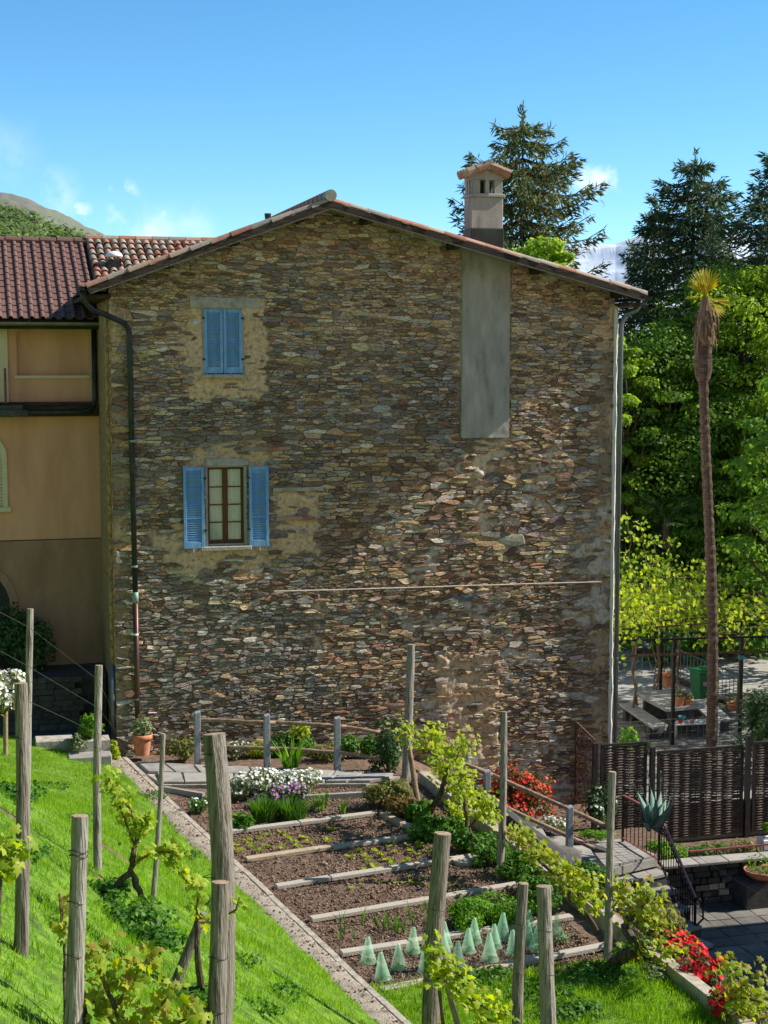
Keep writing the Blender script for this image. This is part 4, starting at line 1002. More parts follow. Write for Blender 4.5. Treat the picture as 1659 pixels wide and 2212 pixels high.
for k in range(330):
    px = random.uniform(-160, 215); f = random.random(); base_y = 462 + max(0, (px + 0)) * .30 if px < 100 else 492 + (px - 100) * .36
    py = base_y + f * 75 + random.uniform(0, 12); c = atd(px, py, 320 - 45 * f); r_ = random.uniform(1.6, 4.2)
    q = rnd_in_ball(150, .4); Pc.append(np.array(c) + q * np.array([r_, r_, r_ * .9])); Nc.append(q)
o = leaves('hill_wood', np.concatenate(Pc), .8, M['hill_leaf'], None, 'round', nrm=np.concatenate(Nc), up=.4)
stuff(o, 'spring green wood covering the hill behind the left roof', 'wood')
# ================================================================ kerbs, beds, path
def on_line(y, off): return line_x(y) + off
kl = thing('left_kerb', 'long concrete kerb between the grass bank and the vegetable beds', 'kerb', (line_x(-7) + .38, -7, 0))
y = -.6
while y > -20:
    L = random.uniform(1.1, 1.7); z = .12 + random.uniform(-.012, .012); y1 = y - L
    mb = MB().prism([(on_line(y - .01, .33), y - .006, -.1), (on_line(y, .44), y - .006, -.1), (on_line(y1, .44), y1 + .006, -.1), (on_line(y1, .33), y1 + .006, -.1)], (0, 0, .1 + z))
    bevel(part('kerb_stone', mb, M['concrete_grey'], kl), .012, 1); y = y1
def thatch_pt(u, v):
    y = -.5 - 20 * v; x = line_x(y) - .12 + .46 * u
    return (x, y, .125 + .05 * math.sin(u * 3.1) * .5 + .02 * noise.noise((x*4, y*4, 1)) + .008*noise.noise((x*14, y*14, 2)) - .1 * (u > .99))
struct(MB().grid(thatch_pt, 14, 320).build('dry_verge', M['thatch'], smooth=True))
kr = thing('right_kerb', 'tan concrete kerb along the vine row on the right of the beds', 'kerb', (kerb_x(-9), -9, 0))
y = -3.4
while y > -20:
    L = random.uniform(1.6, 2.4); y1 = y - L
    mb = MB().prism([(kerb_x(y), y - .008, -.3), (kerb_x(y) + .2, y - .008, -.3), (kerb_x(y1) + .2, y1 + .008, -.3), (kerb_x(y1), y1 + .008, -.3)], (0, 0, .5 + random.uniform(-.01, .01)))
    bevel(part('kerb_stone', mb, M['concrete'], kr), .015, 1); y = y1
struct(MB().grid(lambda u, v: (kerb_x(-3.4 - 17*v) + .18 + .95*u, -3.4 - 17*v, .1 - .35*u - .05*smooth(.5, 0, v)*u + .04*noise.noise((u*5, v*60, 3))), 10, 120).build('kerb_border', M['soil'], smooth=True))
struct(MB().prism([(6.4, -3.6, .02), (6.4, -20, .02), (7.25, -20, -.2), (6.75, -3.6, -.2)], (0, 0, -3)).build('bank_wall', M['slab_dark']))
DIV = [((1.35, -5.76), (4.15, -5.32)), ((1.42, -7.24), (4.9, -6.70)), ((1.64, -8.67), (5.1, -8.06)), ((1.86, -10.18), (5.3, -9.5)), ((1.99, -11.53), (5.6, -11.03)), ((2.2, -12.87), (5.7, -12.2))]
DL = ['farthest stone strip between beds, beside the purple flowers', 'second stone strip between beds counted from the house', 'third stone strip between beds counted from the house', 'fourth stone strip between beds, behind the onion shoots', 'fifth stone strip between beds, just behind the green cones', 'nearest stone strip, between the green cones and the lawn']
for (a, b), lab in zip(DIV, DL):
    t = thing('bed_divider', lab, 'edging', (a[0], a[1], 0), 'stone strips between the beds'); n = random.choice((2, 3)); cuts = sorted([0] + [i / n + random.uniform(-.08, .08) for i in range(1, n)] + [1])
    for i in range(n):
        p0 = Vector((a[0] + (b[0]-a[0])*cuts[i], a[1] + (b[1]-a[1])*cuts[i], .03 + random.uniform(-.008, .01))); p1 = Vector((a[0] + (b[0]-a[0])*cuts[i+1], a[1] + (b[1]-a[1])*cuts[i+1], .03 + random.uniform(-.008, .01)))
        d = (p1 - p0).normalized() * .006
        bevel(part('strip', MB().beam(p0 + d, p1 - d + Vector((0, random.uniform(-.01, .01), 0)), .135, .07), M['plank'], t), .01, 1)
t = thing('bed_divider', 'short stone strip closing the right end of the farthest bed', 'edging', (4.25, -5.4, 0), 'stone strips between the beds')
for p, q in (((4.22, -5.42), (4.42, -6.1)), ((4.44, -6.14), (4.62, -6.62))): bevel(part('strip', MB().beam((*p, .02), (*q, .02), .14, .1), M['plank'], t), .01, 1)
t = thing('stepping_stone', 'flat pale stone lying among the kerbside plants', 'stone', tuple(atz(1010, 1862, .02)))
q0 = Vector(t.location); part('slab', MB().prism([(q0.x + .28*math.cos(a)*random.uniform(.8, 1.1), q0.y + .17*math.sin(a), .0) for a in [6.283*k/7 for k in range(7)]], (0, 0, .06)), M['plank'], t)
# soil clods
def octa(P, s):
    N = len(P); T = np.array([(1,0,0),(-1,0,0),(0,1,0),(0,-1,0),(0,0,1),(0,0,-1)], float); Fc = np.array([(0,2,4),(2,1,4),(1,3,4),(3,0,4),(2,0,5),(1,2,5),(3,1,5),(0,3,5)])
    a = RNG.uniform(0, 6.28, N); V = T[None] * (s[:, None, None] * RNG.uniform(.6, 1.3, (N, 6, 1))); c, sn = np.cos(a)[:, None], np.sin(a)[:, None]
    X = V[:, :, 0]*c - V[:, :, 1]*sn; Y = V[:, :, 0]*sn + V[:, :, 1]*c; V = np.stack([X, Y, V[:, :, 2]*.75], 2) + P[:, None]
    return V.reshape(-1, 3), (Fc[None] + (np.arange(N)*6)[:, None, None]).reshape(-1, 3)
N = 30000; yy = RNG.uniform(-13, -3.4, N); xx = np.array([line_x(y) + .46 for y in yy]); xx = xx + RNG.uniform(0, 1, N) * (5.5 - xx)
V, Fa = octa(np.stack([xx, yy, RNG.uniform(-.012, .02, N)], 1), RNG.lognormal(-4.35, .42, N))
stuff(link('soil_clods', np_mesh('soil_clods', V, Fa, M['clod'])), 'dark crumbly clods covering the vegetable beds', 'soil')
N = 1300; yy = RNG.uniform(-17, -.6, N); xx = np.array([line_x(y) for y in yy]) + RNG.uniform(-.12, .32, N)
V, Fa = octa(np.stack([xx, yy, np.full(N, .15)], 1), RNG.lognormal(-4.3, .4, N))
stuff(link('verge_litter', np_mesh('verge_litter', V, Fa, M['clod'])), 'dry crumbs and litter along the left kerb', 'litter')
# ---- path: flagstones in front of the rail fence, steps going down to the right
FP = [Vector((1.5, -1.22, 0)), Vector((2.8, -1.82, 0)), Vector((4.09, -2.45, 0)), Vector((5.38, -3.07, -.22)), Vector((6.7, -3.95, -.75)), Vector((7.97, -5.05, -1.3))]
path = struct(MB().prism([(.2, -.9, -.08), (1.4, -1.35, -.08), (4.6, -2.75, -.08), (5.2, -3.2, -.08), (4.4, -3.55, -.08), (.65, -2.62, -.08)], (0, 0, .14)).build('garden_path', M['concrete_grey']))
rows = 2
for i in range(9):
    for j in range(2):
        def pp(u, v):
            a = Vector((.3, -.95, 0)).lerp(Vector((5.1, -3.12, 0)), u); b = Vector((.62, -2.58, 0)).lerp(Vector((4.5, -3.52, 0)), u); return a.lerp(b, v)
        u0, u1 = i/9 + .004, (i+1)/9 - .004; v0, v1 = j/2 + .01, (j+1)/2 - .01; jt = lambda: random.uniform(-.035, .035)
        q = [pp(u0 + (.03 if j else 0), v0), pp((u0+u1)/2, v0) , pp(u1 + (.03 if j else 0), v0), pp(u1, v1), pp((u0+u1)/2 + jt(), v1), pp(u0, v1)]
        o = MB().prism([(p.x + jt()*.5, p.y + jt()*.5, .055) for p in q], (0, 0, .055 + random.uniform(0, .012))).build('flagstone', M['slab']); bevel(o, .008, 1); o.parent = path
# edging stones along the path and the stair going down
for pts_, lab in (([(355, 1702), (440, 1716)], 'grey slab edge left of the white flowers'), ([(640, 1722), (800, 1713)], 'low grey slab edge right of the white flowers')):
    a = atz(*pts_[0], .06); b = atz(*pts_[1], .06); o = MB().beam(a - Vector((0, 0, .04)), b - Vector((0, 0, .04)), .09, .14).build('slab_edge', M['slab']); tag(o, lab, 'edging')
st = thing('stone_stair', 'grey stone steps leading down beside the iron railing to the yard', 'stairs', (9.2, -4.6, -1.5))
S0 = Vector((9.74, -3.52, 0)); S1 = Vector((10.4, -5.75, 0)); dr = (S1 - S0).normalized(); lf = Vector((dr.y, -dr.x, 0))
if lf.x > 0: lf = -lf
a = atz(1261, 1840, -1.5); 
mb = MB().prism([(a.x, a.y, -1.72), (8.95, -3.35, -1.72), (9.74, -3.4, -1.72), (10.05, -4.55, -1.72), (8.75, -4.95, -1.72)], (0, 0, .16)); part('landing', mb, M['slab'], st)
for i in range(7):       # courses of the paved landing
    t0, t1 = i/7 + .004, (i+1)/7 - .004
    A = lambda t: Vector((8.97, -3.37, 0)).lerp(Vector((8.77, -4.93, 0)), t); B = lambda t: Vector((9.72, -3.42, 0)).lerp(Vector((10.03, -4.53, 0)), t); Cc = lambda t: Vector((a.x+.02, a.y+.02, 0)).lerp(Vector((8.7, -4.9, 0)), t)
    for k in range(3):
        P0, P1 = (A, B); u0, u1 = k/3 + .006, (k+1)/3 - .006
        q = [P0(t0).lerp(P1(t0), u0), P0(t0).lerp(P1(t0), u1), P0(t1).lerp(P1(t1), u1), P0(t1).lerp(P1(t1), u0)]
        part('paver', MB().prism([(p.x, p.y, -1.558) for p in q], (0, 0, .05 + random.uniform(0, .01))), M['slab'], st)
for i in range(5):
    z = -1.78 - i * .25; c0 = Vector((10.02, -4.5, 0)) + dr * (.32 * i); c1 = c0 + dr * .36
    q = [c0, c1, c1 + lf * 1.25, c0 + lf * 1.25]
    o = part('tread', MB().prism([(p.x, p.y, z - .06) for p in q], (0, 0, .07)), M['slab'], st); bevel(o, .01, 1)
    part('riser', MB().prism([(p.x, p.y, -2.95) for p in [c0 + dr*.02, c1 - dr*.03, c1 - dr*.03 + lf*1.22, c0 + dr*.02 + lf*1.22]], (0, 0, z - .062 + 2.95)), M['slab_dark'], st)
# path steps between the garden and the landing, boulders along them
for i in range(8):
    t = i / 8; c = Vector((5.2, -3.4, 0)).lerp(Vector((8.6, -4.75, 0)), t); z = -.05 - 1.4 * t
    o = part('path_step', MB().prism([(c.x + random.uniform(-.04, .04), c.y + .42, z - .4), (c.x + .5, c.y + .3, z - .4), (c.x + .3, c.y - .75, z - .4), (c.x - .15, c.y - .7, z - .4)], (0, 0, .4)), M['slab'], st); bevel(o, .015, 1)
def boulder(base, r, label):
    t = MB(); n = 22; m_ = 14; vs = []
    for j in range(m_ + 1):
        for i in range(n):
            ph = math.pi * j / m_; th = 6.283 * i / n; d = Vector((math.sin(ph)*math.cos(th), math.sin(ph)*math.sin(th), math.cos(ph)))
            k = 1 + .38 * noise.noise(d * 1.6 + Vector(base)) + .12 * noise.noise(d * 4 + Vector(base)) + .04 * noise.noise(d * 11); vs.append((base[0] + d.x*r[0]*k, base[1] + d.y*r[1]*k, base[2] + d.z*r[2]*k))
    t.add(vs, [(j*n+i, j*n+(i+1) % n, (j+1)*n+(i+1) % n, (j+1)*n+i) for j in range(m_) for i in range(n)])
    o = t.build('boulder', M['slab_terr'], smooth=True); tag(o, label, 'boulder', 'boulders beside the steps'); return o
boulder(atz(1172, 1838, -.8), (.36, .34, .25), 'smaller upper grey boulder left of the granite post'); boulder(atz(1208, 1860, -.95), (.42, .36, .28), 'larger lower grey boulder against the granite post')
boulder(atz(1245, 1885, -1.3), (.4, .5, .25), 'flat grey boulder below the granite post')
lw = thing('border_wall', 'low dark stone edging wall under the red azalea by the fence', 'wall', (7.2, -3.7, -1))
for i in range(7):
    t = i/7; p = Vector((5.75, -3.15, -.35)).lerp(Vector((9.3, -4.1, -1.62)), t); q = Vector((5.75, -3.15, -.35)).lerp(Vector((9.3, -4.1, -1.62)), t + 1/7 - .006)
    bevel(part('wall_block', MB().beam(p + Vector((0, 0, -.12)), q + Vector((0, 0, -.12)), .22, .42), M['slab_dark'], lw), .02, 1)
# ---- rail fence: granite posts, round wooden rails
rf = thing('rail_fence', 'granite post fence with two round wooden rails along the path', 'fence', FP[0])
PH = [1.12, 1.12, 1.13, 1.05, 1.02, 1.08]
for p, h in zip(FP, PH):
    w = .065; mb = MB().add([(p.x-w, p.y-w, p.z-.4), (p.x+w, p.y-w, p.z-.4), (p.x+w, p.y+w, p.z-.4), (p.x-w, p.y+w, p.z-.4), (p.x-w*.85, p.y-w*.8, p.z+h-.03), (p.x+w*.9, p.y-w*.85, p.z+h), (p.x+w*.8, p.y+w, p.z+h+.015), (p.x-w*.9, p.y+w*.8, p.z+h-.01)],
        [(0,3,2,1), (4,5,6,7), (0,1,5,4), (1,2,6,5), (2,3,7,6), (3,0,4,7)]); bevel(part('post', mb, M['granite'], rf), .012, 2)
def rail(a, b, r=.045, ea=.0, eb=.0):
    d = (b - a).normalized(); a = a - d * ea; b = b + d * eb
    part('rail', MB().tube([a.lerp(b, t/6) + Vector((0, 0, random.uniform(-.008, .008))) for t in range(7)], [r * random.uniform(.92, 1.08) for _ in range(7)], 10), M['rail_wood'], rf, True)
bk = Vector((.045, .09, 0))
for h0, h1 in ((.93, .40),):
    for hh in (h0, h1):
        rail(FP[0] + bk + Vector((0, 0, hh)), FP[1] + bk + Vector((0, 0, hh)), .042, .2, .15); rail(FP[1] + bk*1.6 + Vector((0, 0, hh - .0)), FP[2] + bk*1.6 + Vector((0, 0, hh - .03)), .042, .1, .15)
        rail(FP[2] + bk*1.6 + Vector((0, 0, hh - .02)), FP[3] + bk + Vector((0, 0, hh + .06)), .042, .05, -.6)
        rail(FP[3] + bk + Vector((0, 0, hh - .02)), FP[4] + bk + Vector((0, 0, hh)), .045, .15, .1); rail(FP[4] + bk*1.5 + Vector((0, 0, hh)), FP[5] + bk*1.5 + Vector((0, 0, hh + .03)), .045, .2, .75 if hh > .5 else .5)
# ---- the iron stair railing
RB = [atz(1345, 1818, -1.5), atz(1423, 1866, -1.5), atz(1500, 2040, -2.9)]
ir = thing('stair_railing', 'black iron stair railing with reddish handrail going down to the yard', 'railing', RB[0])
hts = [.95, .98, .92]; tops = [p + Vector((0, 0, h)) for p, h in zip(RB, hts)]
for i in range(2):
    part('handrail', MB().beam(tops[i], tops[i+1], .055, .03), M['red_iron'], ir); part('lower_rail', MB().beam(RB[i] + Vector((0, 0, .08)), RB[i+1] + Vector((0, 0, .08)), .04, .02), M['red_iron'], ir)
    part('upper_rail', MB().beam(tops[i] - Vector((0, 0, .12)), tops[i+1] - Vector((0, 0, .12)), .03, .015), M['black_iron'], ir)
    n = 9 if i == 0 else 15
    for k in range(1, n):
        p = RB[i].lerp(RB[i+1], k/n); q = tops[i].lerp(tops[i+1], k/n); part('baluster', MB().tube([p + Vector((0, 0, .08)), q], .009, 5), M['black_iron'], ir)
for p, q in zip(RB, tops): part('newel', MB().beam(p, q, .04, .04, (0, 1, 0)), M['black_iron'], ir)
part('scroll', MB().tube([tops[2], tops[2] + Vector((.12, -.06, -.12)), tops[2] + Vector((.13, -.08, -.4)), tops[2] + Vector((.02, -.02, -.55))], .02, 6), M['black_iron'], ir)
# ---- second railing and the dry-stone wall under the wattle fence
yr = thing('yard_railing', 'low black iron railing in front of the dry stone wall', 'railing', (11.4, -4.1, -2.9))
A = atz(1487, 1942, -2.9); B = Vector((A.x + 2.4, A.y - .1, -2.9))
part('handrail', MB().beam(A + Vector((0, 0, 1.0)), B + Vector((0, 0, 1.05)), .06, .03), M['red_iron'], yr)
for z in (.15, .86): part('rail', MB().beam(A + Vector((0, 0, z)), B + Vector((0, 0, z)), .03, .015), M['black_iron'], yr)
for k in range(17):
    p = A.lerp(B, k/16); part('post' if k % 8 == 0 else 'baluster', MB().tube([p, p + Vector((0, 0, 1.0))], .022 if k % 8 == 0 else .008, 5), M['black_iron'], yr)
for k in range(1, 6): part('rail', MB().beam(A + Vector((0, 0, .15+.12*k)), B + Vector((0, 0, .15+.12*k)), .008, .008), M['black_iron'], yr)
ds = thing('dry_stone_wall', 'dry stone wall with slab coping behind the low iron railing', 'wall', (11.5, -3.7, -2.9))
for j in range(6):
    x = 10.55; z = -2.9 + j * .138
    while x < 15:
        w = random.uniform(.14, .42); h = .13; y0 = -3.78 + random.uniform(-.04, .03)
        mb = MB().prism([(x + .008 + random.uniform(0, .02), y0, z + .006), (x + w - .008, y0, z + .004), (x + w - .006 - random.uniform(0, .03), y0, z + h), (x + .01 + random.uniform(0, .02), y0, z + h - random.uniform(0, .02))], (0, .18, 0))
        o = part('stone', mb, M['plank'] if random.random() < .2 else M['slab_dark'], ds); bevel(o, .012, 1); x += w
x = 10.5
while x < 15:
    w = random.uniform(.5, .9); bevel(part('coping', MB().box(x + .005, x + w - .005, -3.86, -3.45 + random.uniform(-.03, .03), -2.07, -2.01 + random.uniform(0, .01)), M['slab'], ds), .01, 1); x += w
ys = bpy.data.objects['courtyard']
for i in range(9):       # yard paving: larger flags near the stair, finer courses beyond
    for j in range(10):
        x0 = 9.4 + i * .55; y0 = -4.3 - j * .42; s = .012
        if x0 > 14: continue
        o = MB().prism([(x0 + s, y0 - s, -2.93), (x0 + .55 - s, y0 - s + random.uniform(-.01, .01), -2.93), (x0 + .55 - s, y0 - .42 + s, -2.93), (x0 + s + random.uniform(-.03, .04), y0 - .42 + s + random.uniform(0, .04), -2.93)], (0, 0, .045 + random.uniform(0, .012))).build('flagstone', M['slab_terr']); o.parent = ys
# neighbouring house outside the picture on the right: its shadow lies over the yard
nb = thing('neighbour_house', 'plain beige neighbouring house standing right of the yard, out of the picture', 'house', (16.5, -12, -2.9))
part('wall', MB().box(13.4, 20, -22, -6.2, -2.9, 3.2), M['beige'], nb); part('roof', MB().prism([(13.0, -22.4, 3.15), (20.4, -22.4, 3.15), (16.7, -22.4, 4.9)], (0, 16.6, 0)), M['clay_roof'], nb)
# ---- wattle fence
wf = thing('wattle_fence', 'dark woven wattle fence panels in metal frames right of the house', 'fence', (11.5, -2, -2.2))
def strand_mesh(W_, ph, n=40):
    mb = MB(); vs = []; fs = []
    for i in range(n + 1):
        x = W_ * i / n; y = .02 * math.sin(x / .25 * math.pi + ph); h = .0165
        for dy, dz in ((-.012, 0), (0, h), (.012, 0), (0, -h)): vs.append((x, y + dy, dz + random.uniform(-.004, .004)))
    for i in range(n):
        for k in range(4): fs.append((i*4+k, i*4+(k+1) % 4, (i+1)*4+(k+1) % 4, (i+1)*4+k))
    mb.add(vs, fs); return mb.mesh('strand', M['wicker'])
for x0, x1, zt, zb in ((9.9, 10.93, .06, -2.1), (11.2, 13.2, -.17, -2.1), (13.45, 15.4, -.12, -2.1)):
    mbs = [strand_mesh(x1 - x0 - .08, ph) for ph in (0, math.pi, .2, math.pi + .2)]
    part('frame', MB().beam((x0, -2, zt), (x1, -2, zt), .06, .045), M['frame_dark'], wf)
    for x in (x0 + .02, x1 - .02): part('frame', MB().beam((x, -2, zb), (x, -2, zt - .023), .06, .05, (0, 1, 0)), M['frame_dark'], wf)
    nmid = 2 if x1 - x0 > 1.5 else 1
    for k in range(1, nmid): part('frame', MB().beam((x0 + (x1-x0)*k/nmid, -2.035, zb), (x0 + (x1-x0)*k/nmid, -2.035, zt - .023), .035, .02, (0, 1, 0)), M['frame_dark'], wf)
    k = 0; xq = x0 + .14
    while xq < x1: part('upright', MB().tube([(xq, -2, zb), (xq, -2, zt - .03)], .011, 5), M['wicker'], wf); xq += .25
    z = zb + .02
    while z < zt - .04:
        o = link('strand', mbs[k % 4], wf, Vector((x0 + .04, -2, z)) - wf.location, (R(random.uniform(-8, 8)), R(random.uniform(-.25, .25)), 0)); k += 1; z += .0285
for x, zt in ((11.07, -.05), (13.32, .05), (9.76, .12)): part('post', MB().beam((x, -2.0, -2.2), (x, -2.0, zt), .1, .1, (0, 1, 0)), M['frame_dark'], wf)
rp = thing('rusty_screen', 'rusty pierced steel screen set at right angles to the stone wall', 'screen', (10.0, -.9, -1.9))
a0 = Vector((10.13, -.08, 0)); a1 = Vector((9.9, -1.7, 0))
for p in (a0, a1): part('frame', MB().beam(p + Vector((0, 0, -1.9)), p + Vector((0, 0, .08)), .05, .05, (0, 1, 0)), M['rust'], rp)
for z in (-1.85, .08): part('frame', MB().beam(a0 + Vector((0, 0, z)), a1 + Vector((0, 0, z)), .04, .04), M['rust'], rp)
mb = MB(); nrm_ = (a1 - a0).normalized().cross(Vector((0, 0, 1)))
for k in range(420):
    t = random.random(); z = random.uniform(-1.82, .02); c = a0.lerp(a1, t) + Vector((0, 0, z)); d = ((a1 - a0).normalized() * random.uniform(-1, 1) + Vector((0, 0, random.uniform(-1, 1)))).normalized(); w = d.cross(nrm_) * random.uniform(.012, .03); L = random.uniform(.06, .14)
    mb.prism([c - d*L*.5, c + w, c + d*L*.5, c - w], nrm_ * .004)
part('leaf_cutwork', mb, M['rust'], rp, kind='stuff')
# ================================================================ terrace furniture
def up(p, z): return Vector((p.x, p.y, p.z + z))
pg = thing('pergola', 'black iron pergola over the terrace behind the house', 'pergola', atz(1452, 1612, -1.4))
PB1 = atz(1452, 1612, -1.4); PB2 = atz(1597, 1608, -1.4); PB3 = PB1 + Vector((.3, 5.2, 0)); PB4 = PB2 + Vector((.3, 5.2, 0)); PB0 = Vector((11.5, PB1.y + .1, -1.4)); PB5 = Vector((11.9, PB1.y + 5.2, -1.4))
HZ = 2.72; BR = PB2 + (PB2 - PB1) * 1.2
for p in (PB1, PB2, PB3, PB4): part('post', MB().beam(p, up(p, HZ), .075, .075, (0, 1, 0)), M['black_iron'], pg)
for a, b in ((PB0, BR), (PB5, PB4 + Vector((3, 0, 0))), (PB0, PB5), (PB1, PB3), (PB2, PB4)):
    for hz in ((HZ, HZ - .38) if a is PB0 and b is BR else (HZ + .04,)): part('beam', MB().beam(up(a, hz), up(b, hz), .05, .05), M['black_iron'] if hz != HZ - .38 else M['rust'], pg)
for k in range(1, 7): a = PB0.lerp(PB5, k/7); b = BR.lerp(PB4 + Vector((3, 0, 0)), k/7); part('lath', MB().beam(up(a, HZ + .09), up(b, HZ + .09 + .25), .035, .035), M['rust'], pg)
part('tie', MB().lathe(up(PB2, 2.2), [(.075, -.05), (.085, 0), (.075, .05)], 8), M['teal'], pg)
pv = thing('pergola_vine', 'yellow green vine sprawling over the iron pergola', 'vine', PB1 + Vector((.5, 2, 0)))
mb = MB(); P = []
for k in range(58):
    a = Vector((random.uniform(11.4, 18), random.uniform(PB1.y, PB1.y + 6.5), 1.35 + random.uniform(.0, .6))); b = a + Vector((random.uniform(-1.8, 1.8), random.uniform(-.8, .8), random.uniform(-.2, .9)))
    q = limb(mb, a, b, .022, .006, .08, 6)
    for j in range(random.choice((30, 70, 120))):
        i = random.randint(0, 5); c = q[i].lerp(q[i+1], random.random()); P.append(c + Vector((random.gauss(0, .26), random.gauss(0, .26), random.gauss(-.05, .26))))
for k in range(4):
    vx, vy = 12.2 + 1.6*k, PB1.y + random.uniform(2, 5); limb(mb, Vector((vx, vy, -1.4)), Vector((vx + random.uniform(-.3, .3), vy + .2, 1.5)), .04, .022, .04, 6)
part('canes', mb, M['cane'], pv); P = np.array([tuple(p) for p in P]); sel = RNG.random(len(P)) < .45
leaves('foliage', P[sel], .1, M['vine'], pv, 'vine', up=.4); leaves('foliage', P[~sel], .1, M['vine_green'], pv, 'vine', up=.4)
sh = thing('young_shrub', 'pale stemmed shrub with tufts of fresh leaves beside the downpipe', 'shrub', Vector((atd(1400, 1330, 41).x, atd(1400, 1330, 41).y, -1.4)))
mb = MB(); P = []; sb = Vector(sh.location)
for px, py in ((1352, 1120), (1385, 1130), (1412, 1165), (1445, 1170), (1360, 1215), (1435, 1230)):
    e = atd(px, py, 41 + random.uniform(-.6, .6)); m_ = sb.lerp(e, .62) + Vector((random.uniform(-.4, .4), 0, 0)); q = limb(mb, Vector((m_.x*.7 + sb.x*.3, sb.y, -1.4)), m_, .02, .014, .04, 5); q = limb(mb, m_, e, .014, .006, .06, 4)
    for c in q[2:]:
        for j in range(16): P.append(c + Vector((random.gauss(0, .12), random.gauss(0, .12), random.gauss(0, .09))))
part('stems', mb, M['cane'], sh); leaves('foliage', np.array([tuple(p) for p in P]), .11, M['vine_green'], sh, 'round')
# terrace paving
ter = bpy.data.objects['terrace']; fl = []
for v in range(3):
    q = [(-.28, -.22), (.02, -.24 + .03*v), (.28, -.21), (.27, .22 - .02*v), (0, .24), (-.27, .2)]
    fl.append(MB().prism([(a, b, 0) for a, b in q], (0, 0, .03)).mesh('flagstone', M['slab_terr']))
for i in range(16):
    for j in range(17):
        x = 11.4 + i*.58 + (.29 if j % 2 else 0); y = -.6 + j*.5
        link('flagstone', fl[(i*7 + j*5) % 3], ter, (x, y, -1.392 + random.uniform(-.004, .004)), (0, 0, random.choice((0, math.pi)) + random.uniform(-.03, .03)))
# table, benches, bin, pots
tb = thing('stone_table', 'long grey stone table on the terrace under the pergola', 'table', atz(1440, 1560, -1.4))
q = [atz(1366, 1493, -.62), atz(1452, 1489, -.62), atz(1523, 1523, -.62), atz(1439, 1531, -.62)]; bevel(part('top', MB().prism([p - Vector((0, 0, .09)) for p in q], (0, 0, .09)), M['slab'], tb), .012, 1)
for u in (.12, .85):
    p = q[0].lerp(q[3], u).lerp(q[1].lerp(q[2], u), .2); r_ = q[0].lerp(q[3], u).lerp(q[1].lerp(q[2], u), .8); part('leg', MB().beam(Vector((p.x, p.y, -1.06)), Vector((r_.x, r_.y, -1.06)), .16, .68), M['slab_dark'], tb)
for pp_, lab in (([(1338, 1520), (1365, 1517), (1443, 1566), (1412, 1572)], 'stone bench in front of the table by the house corner'), ([(1490, 1512), (1530, 1508), (1580, 1552), (1535, 1556)], 'stone bench behind the table near the palm')):
    q = [atz(*p, -.98) for p in pp_]; t = thing('stone_bench', lab, 'bench', Vector((q[0].x, q[0].y, -1.4)), 'stone benches at the table'); bevel(part('seat', MB().prism([p - Vector((0, 0, .07)) for p in q], (0, 0, .07)), M['slab'], t), .01, 1)
    for u in (.15, .85): p = q[0].lerp(q[3], u); r_ = q[1].lerp(q[2], u); part('leg', MB().beam(Vector((p.x, p.y, -1.225)), Vector((r_.x, r_.y, -1.225)), .14, .35), M['slab_dark'], t)
wt = thing('white_table', 'small white metal table with cups and bowls on the terrace', 'table', atz(1510, 1604, -1.4))
q = [atz(1457, 1568, -1.02), atz(1556, 1563, -1.02)]; a, b = q; d = Vector((.25, .45, 0))
part('top', MB().prism([a, b, b + d, a + d], (0, 0, .025)), M['white_paint'], wt)
for p in (a + Vector((.04, .03, 0)), b + Vector((-.04, .03, 0)), a + d*.9 + Vector((.04, 0, 0)), b + d*.9 - Vector((.04, 0, 0))): part('leg', MB().tube([p, Vector((p.x, p.y, -1.4))], .012, 6), M['white_paint'], wt)
def pot(name, label, base, r, h, m='terra', plant=None, group='terracotta pots', rim=True, leafsize=.06, n=160, pl_h=.3):
    base = Vector(base); t = thing(name, label, 'pot', base, group)
    prof = [(r*.68, 0), (r*.86, h*.72), (r*.87, h*.74), (r, h*.745), (r, h), (r*.9, h), (r*.86, h*.82)] if rim else [(r*.5, 0), (r*.9, h*.6), (r, h), (r*.92, h), (r*.8, h*.6)]
    part('pot', MB().lathe(base, prof, 22, False), M[m], t, True); part('soil', MB().lathe(base + Vector((0, 0, h*.84)), [(r*.87, 0), (.001, .01)], 16, False), M['soil'], t)
    if plant:
        q = rnd_in_ball(n); P = np.array(base) + np.array([0, 0, h*.85 + pl_h*.5]) + q * np.array([r*1.05, r*1.05, pl_h*.55]); leaves('plant', P, leafsize, M[plant], t, 'leaf', nrm=q)
    return t
pot('plant_pot', 'large terracotta pot with pale succulent at the house corner', (.48, -.39, .1), .215, .43, plant='leaf_grey', leafsize=.09, n=260, pl_h=.4)
pot('plant_pot', 'terracotta pot standing on the stone table, left one', atz(1466, 1524, -.62), .17, .24, plant='leaf_olive', pl_h=.2); pot('plant_pot', 'terracotta pot standing on the stone table, right one', atz(1485, 1522, -.62), .15, .16, plant='leaf_bronze', pl_h=.18)
pot('plant_pot', 'terracotta pot on the terrace floor behind the table', atz(1442, 1484, -1.4), .2, .42, plant=None); pot('plant_pot', 'terracotta bowl planted at the right end of the terrace', atz(1588, 1535, -1.4), .25, .22, plant='leaf_olive', pl_h=.3)
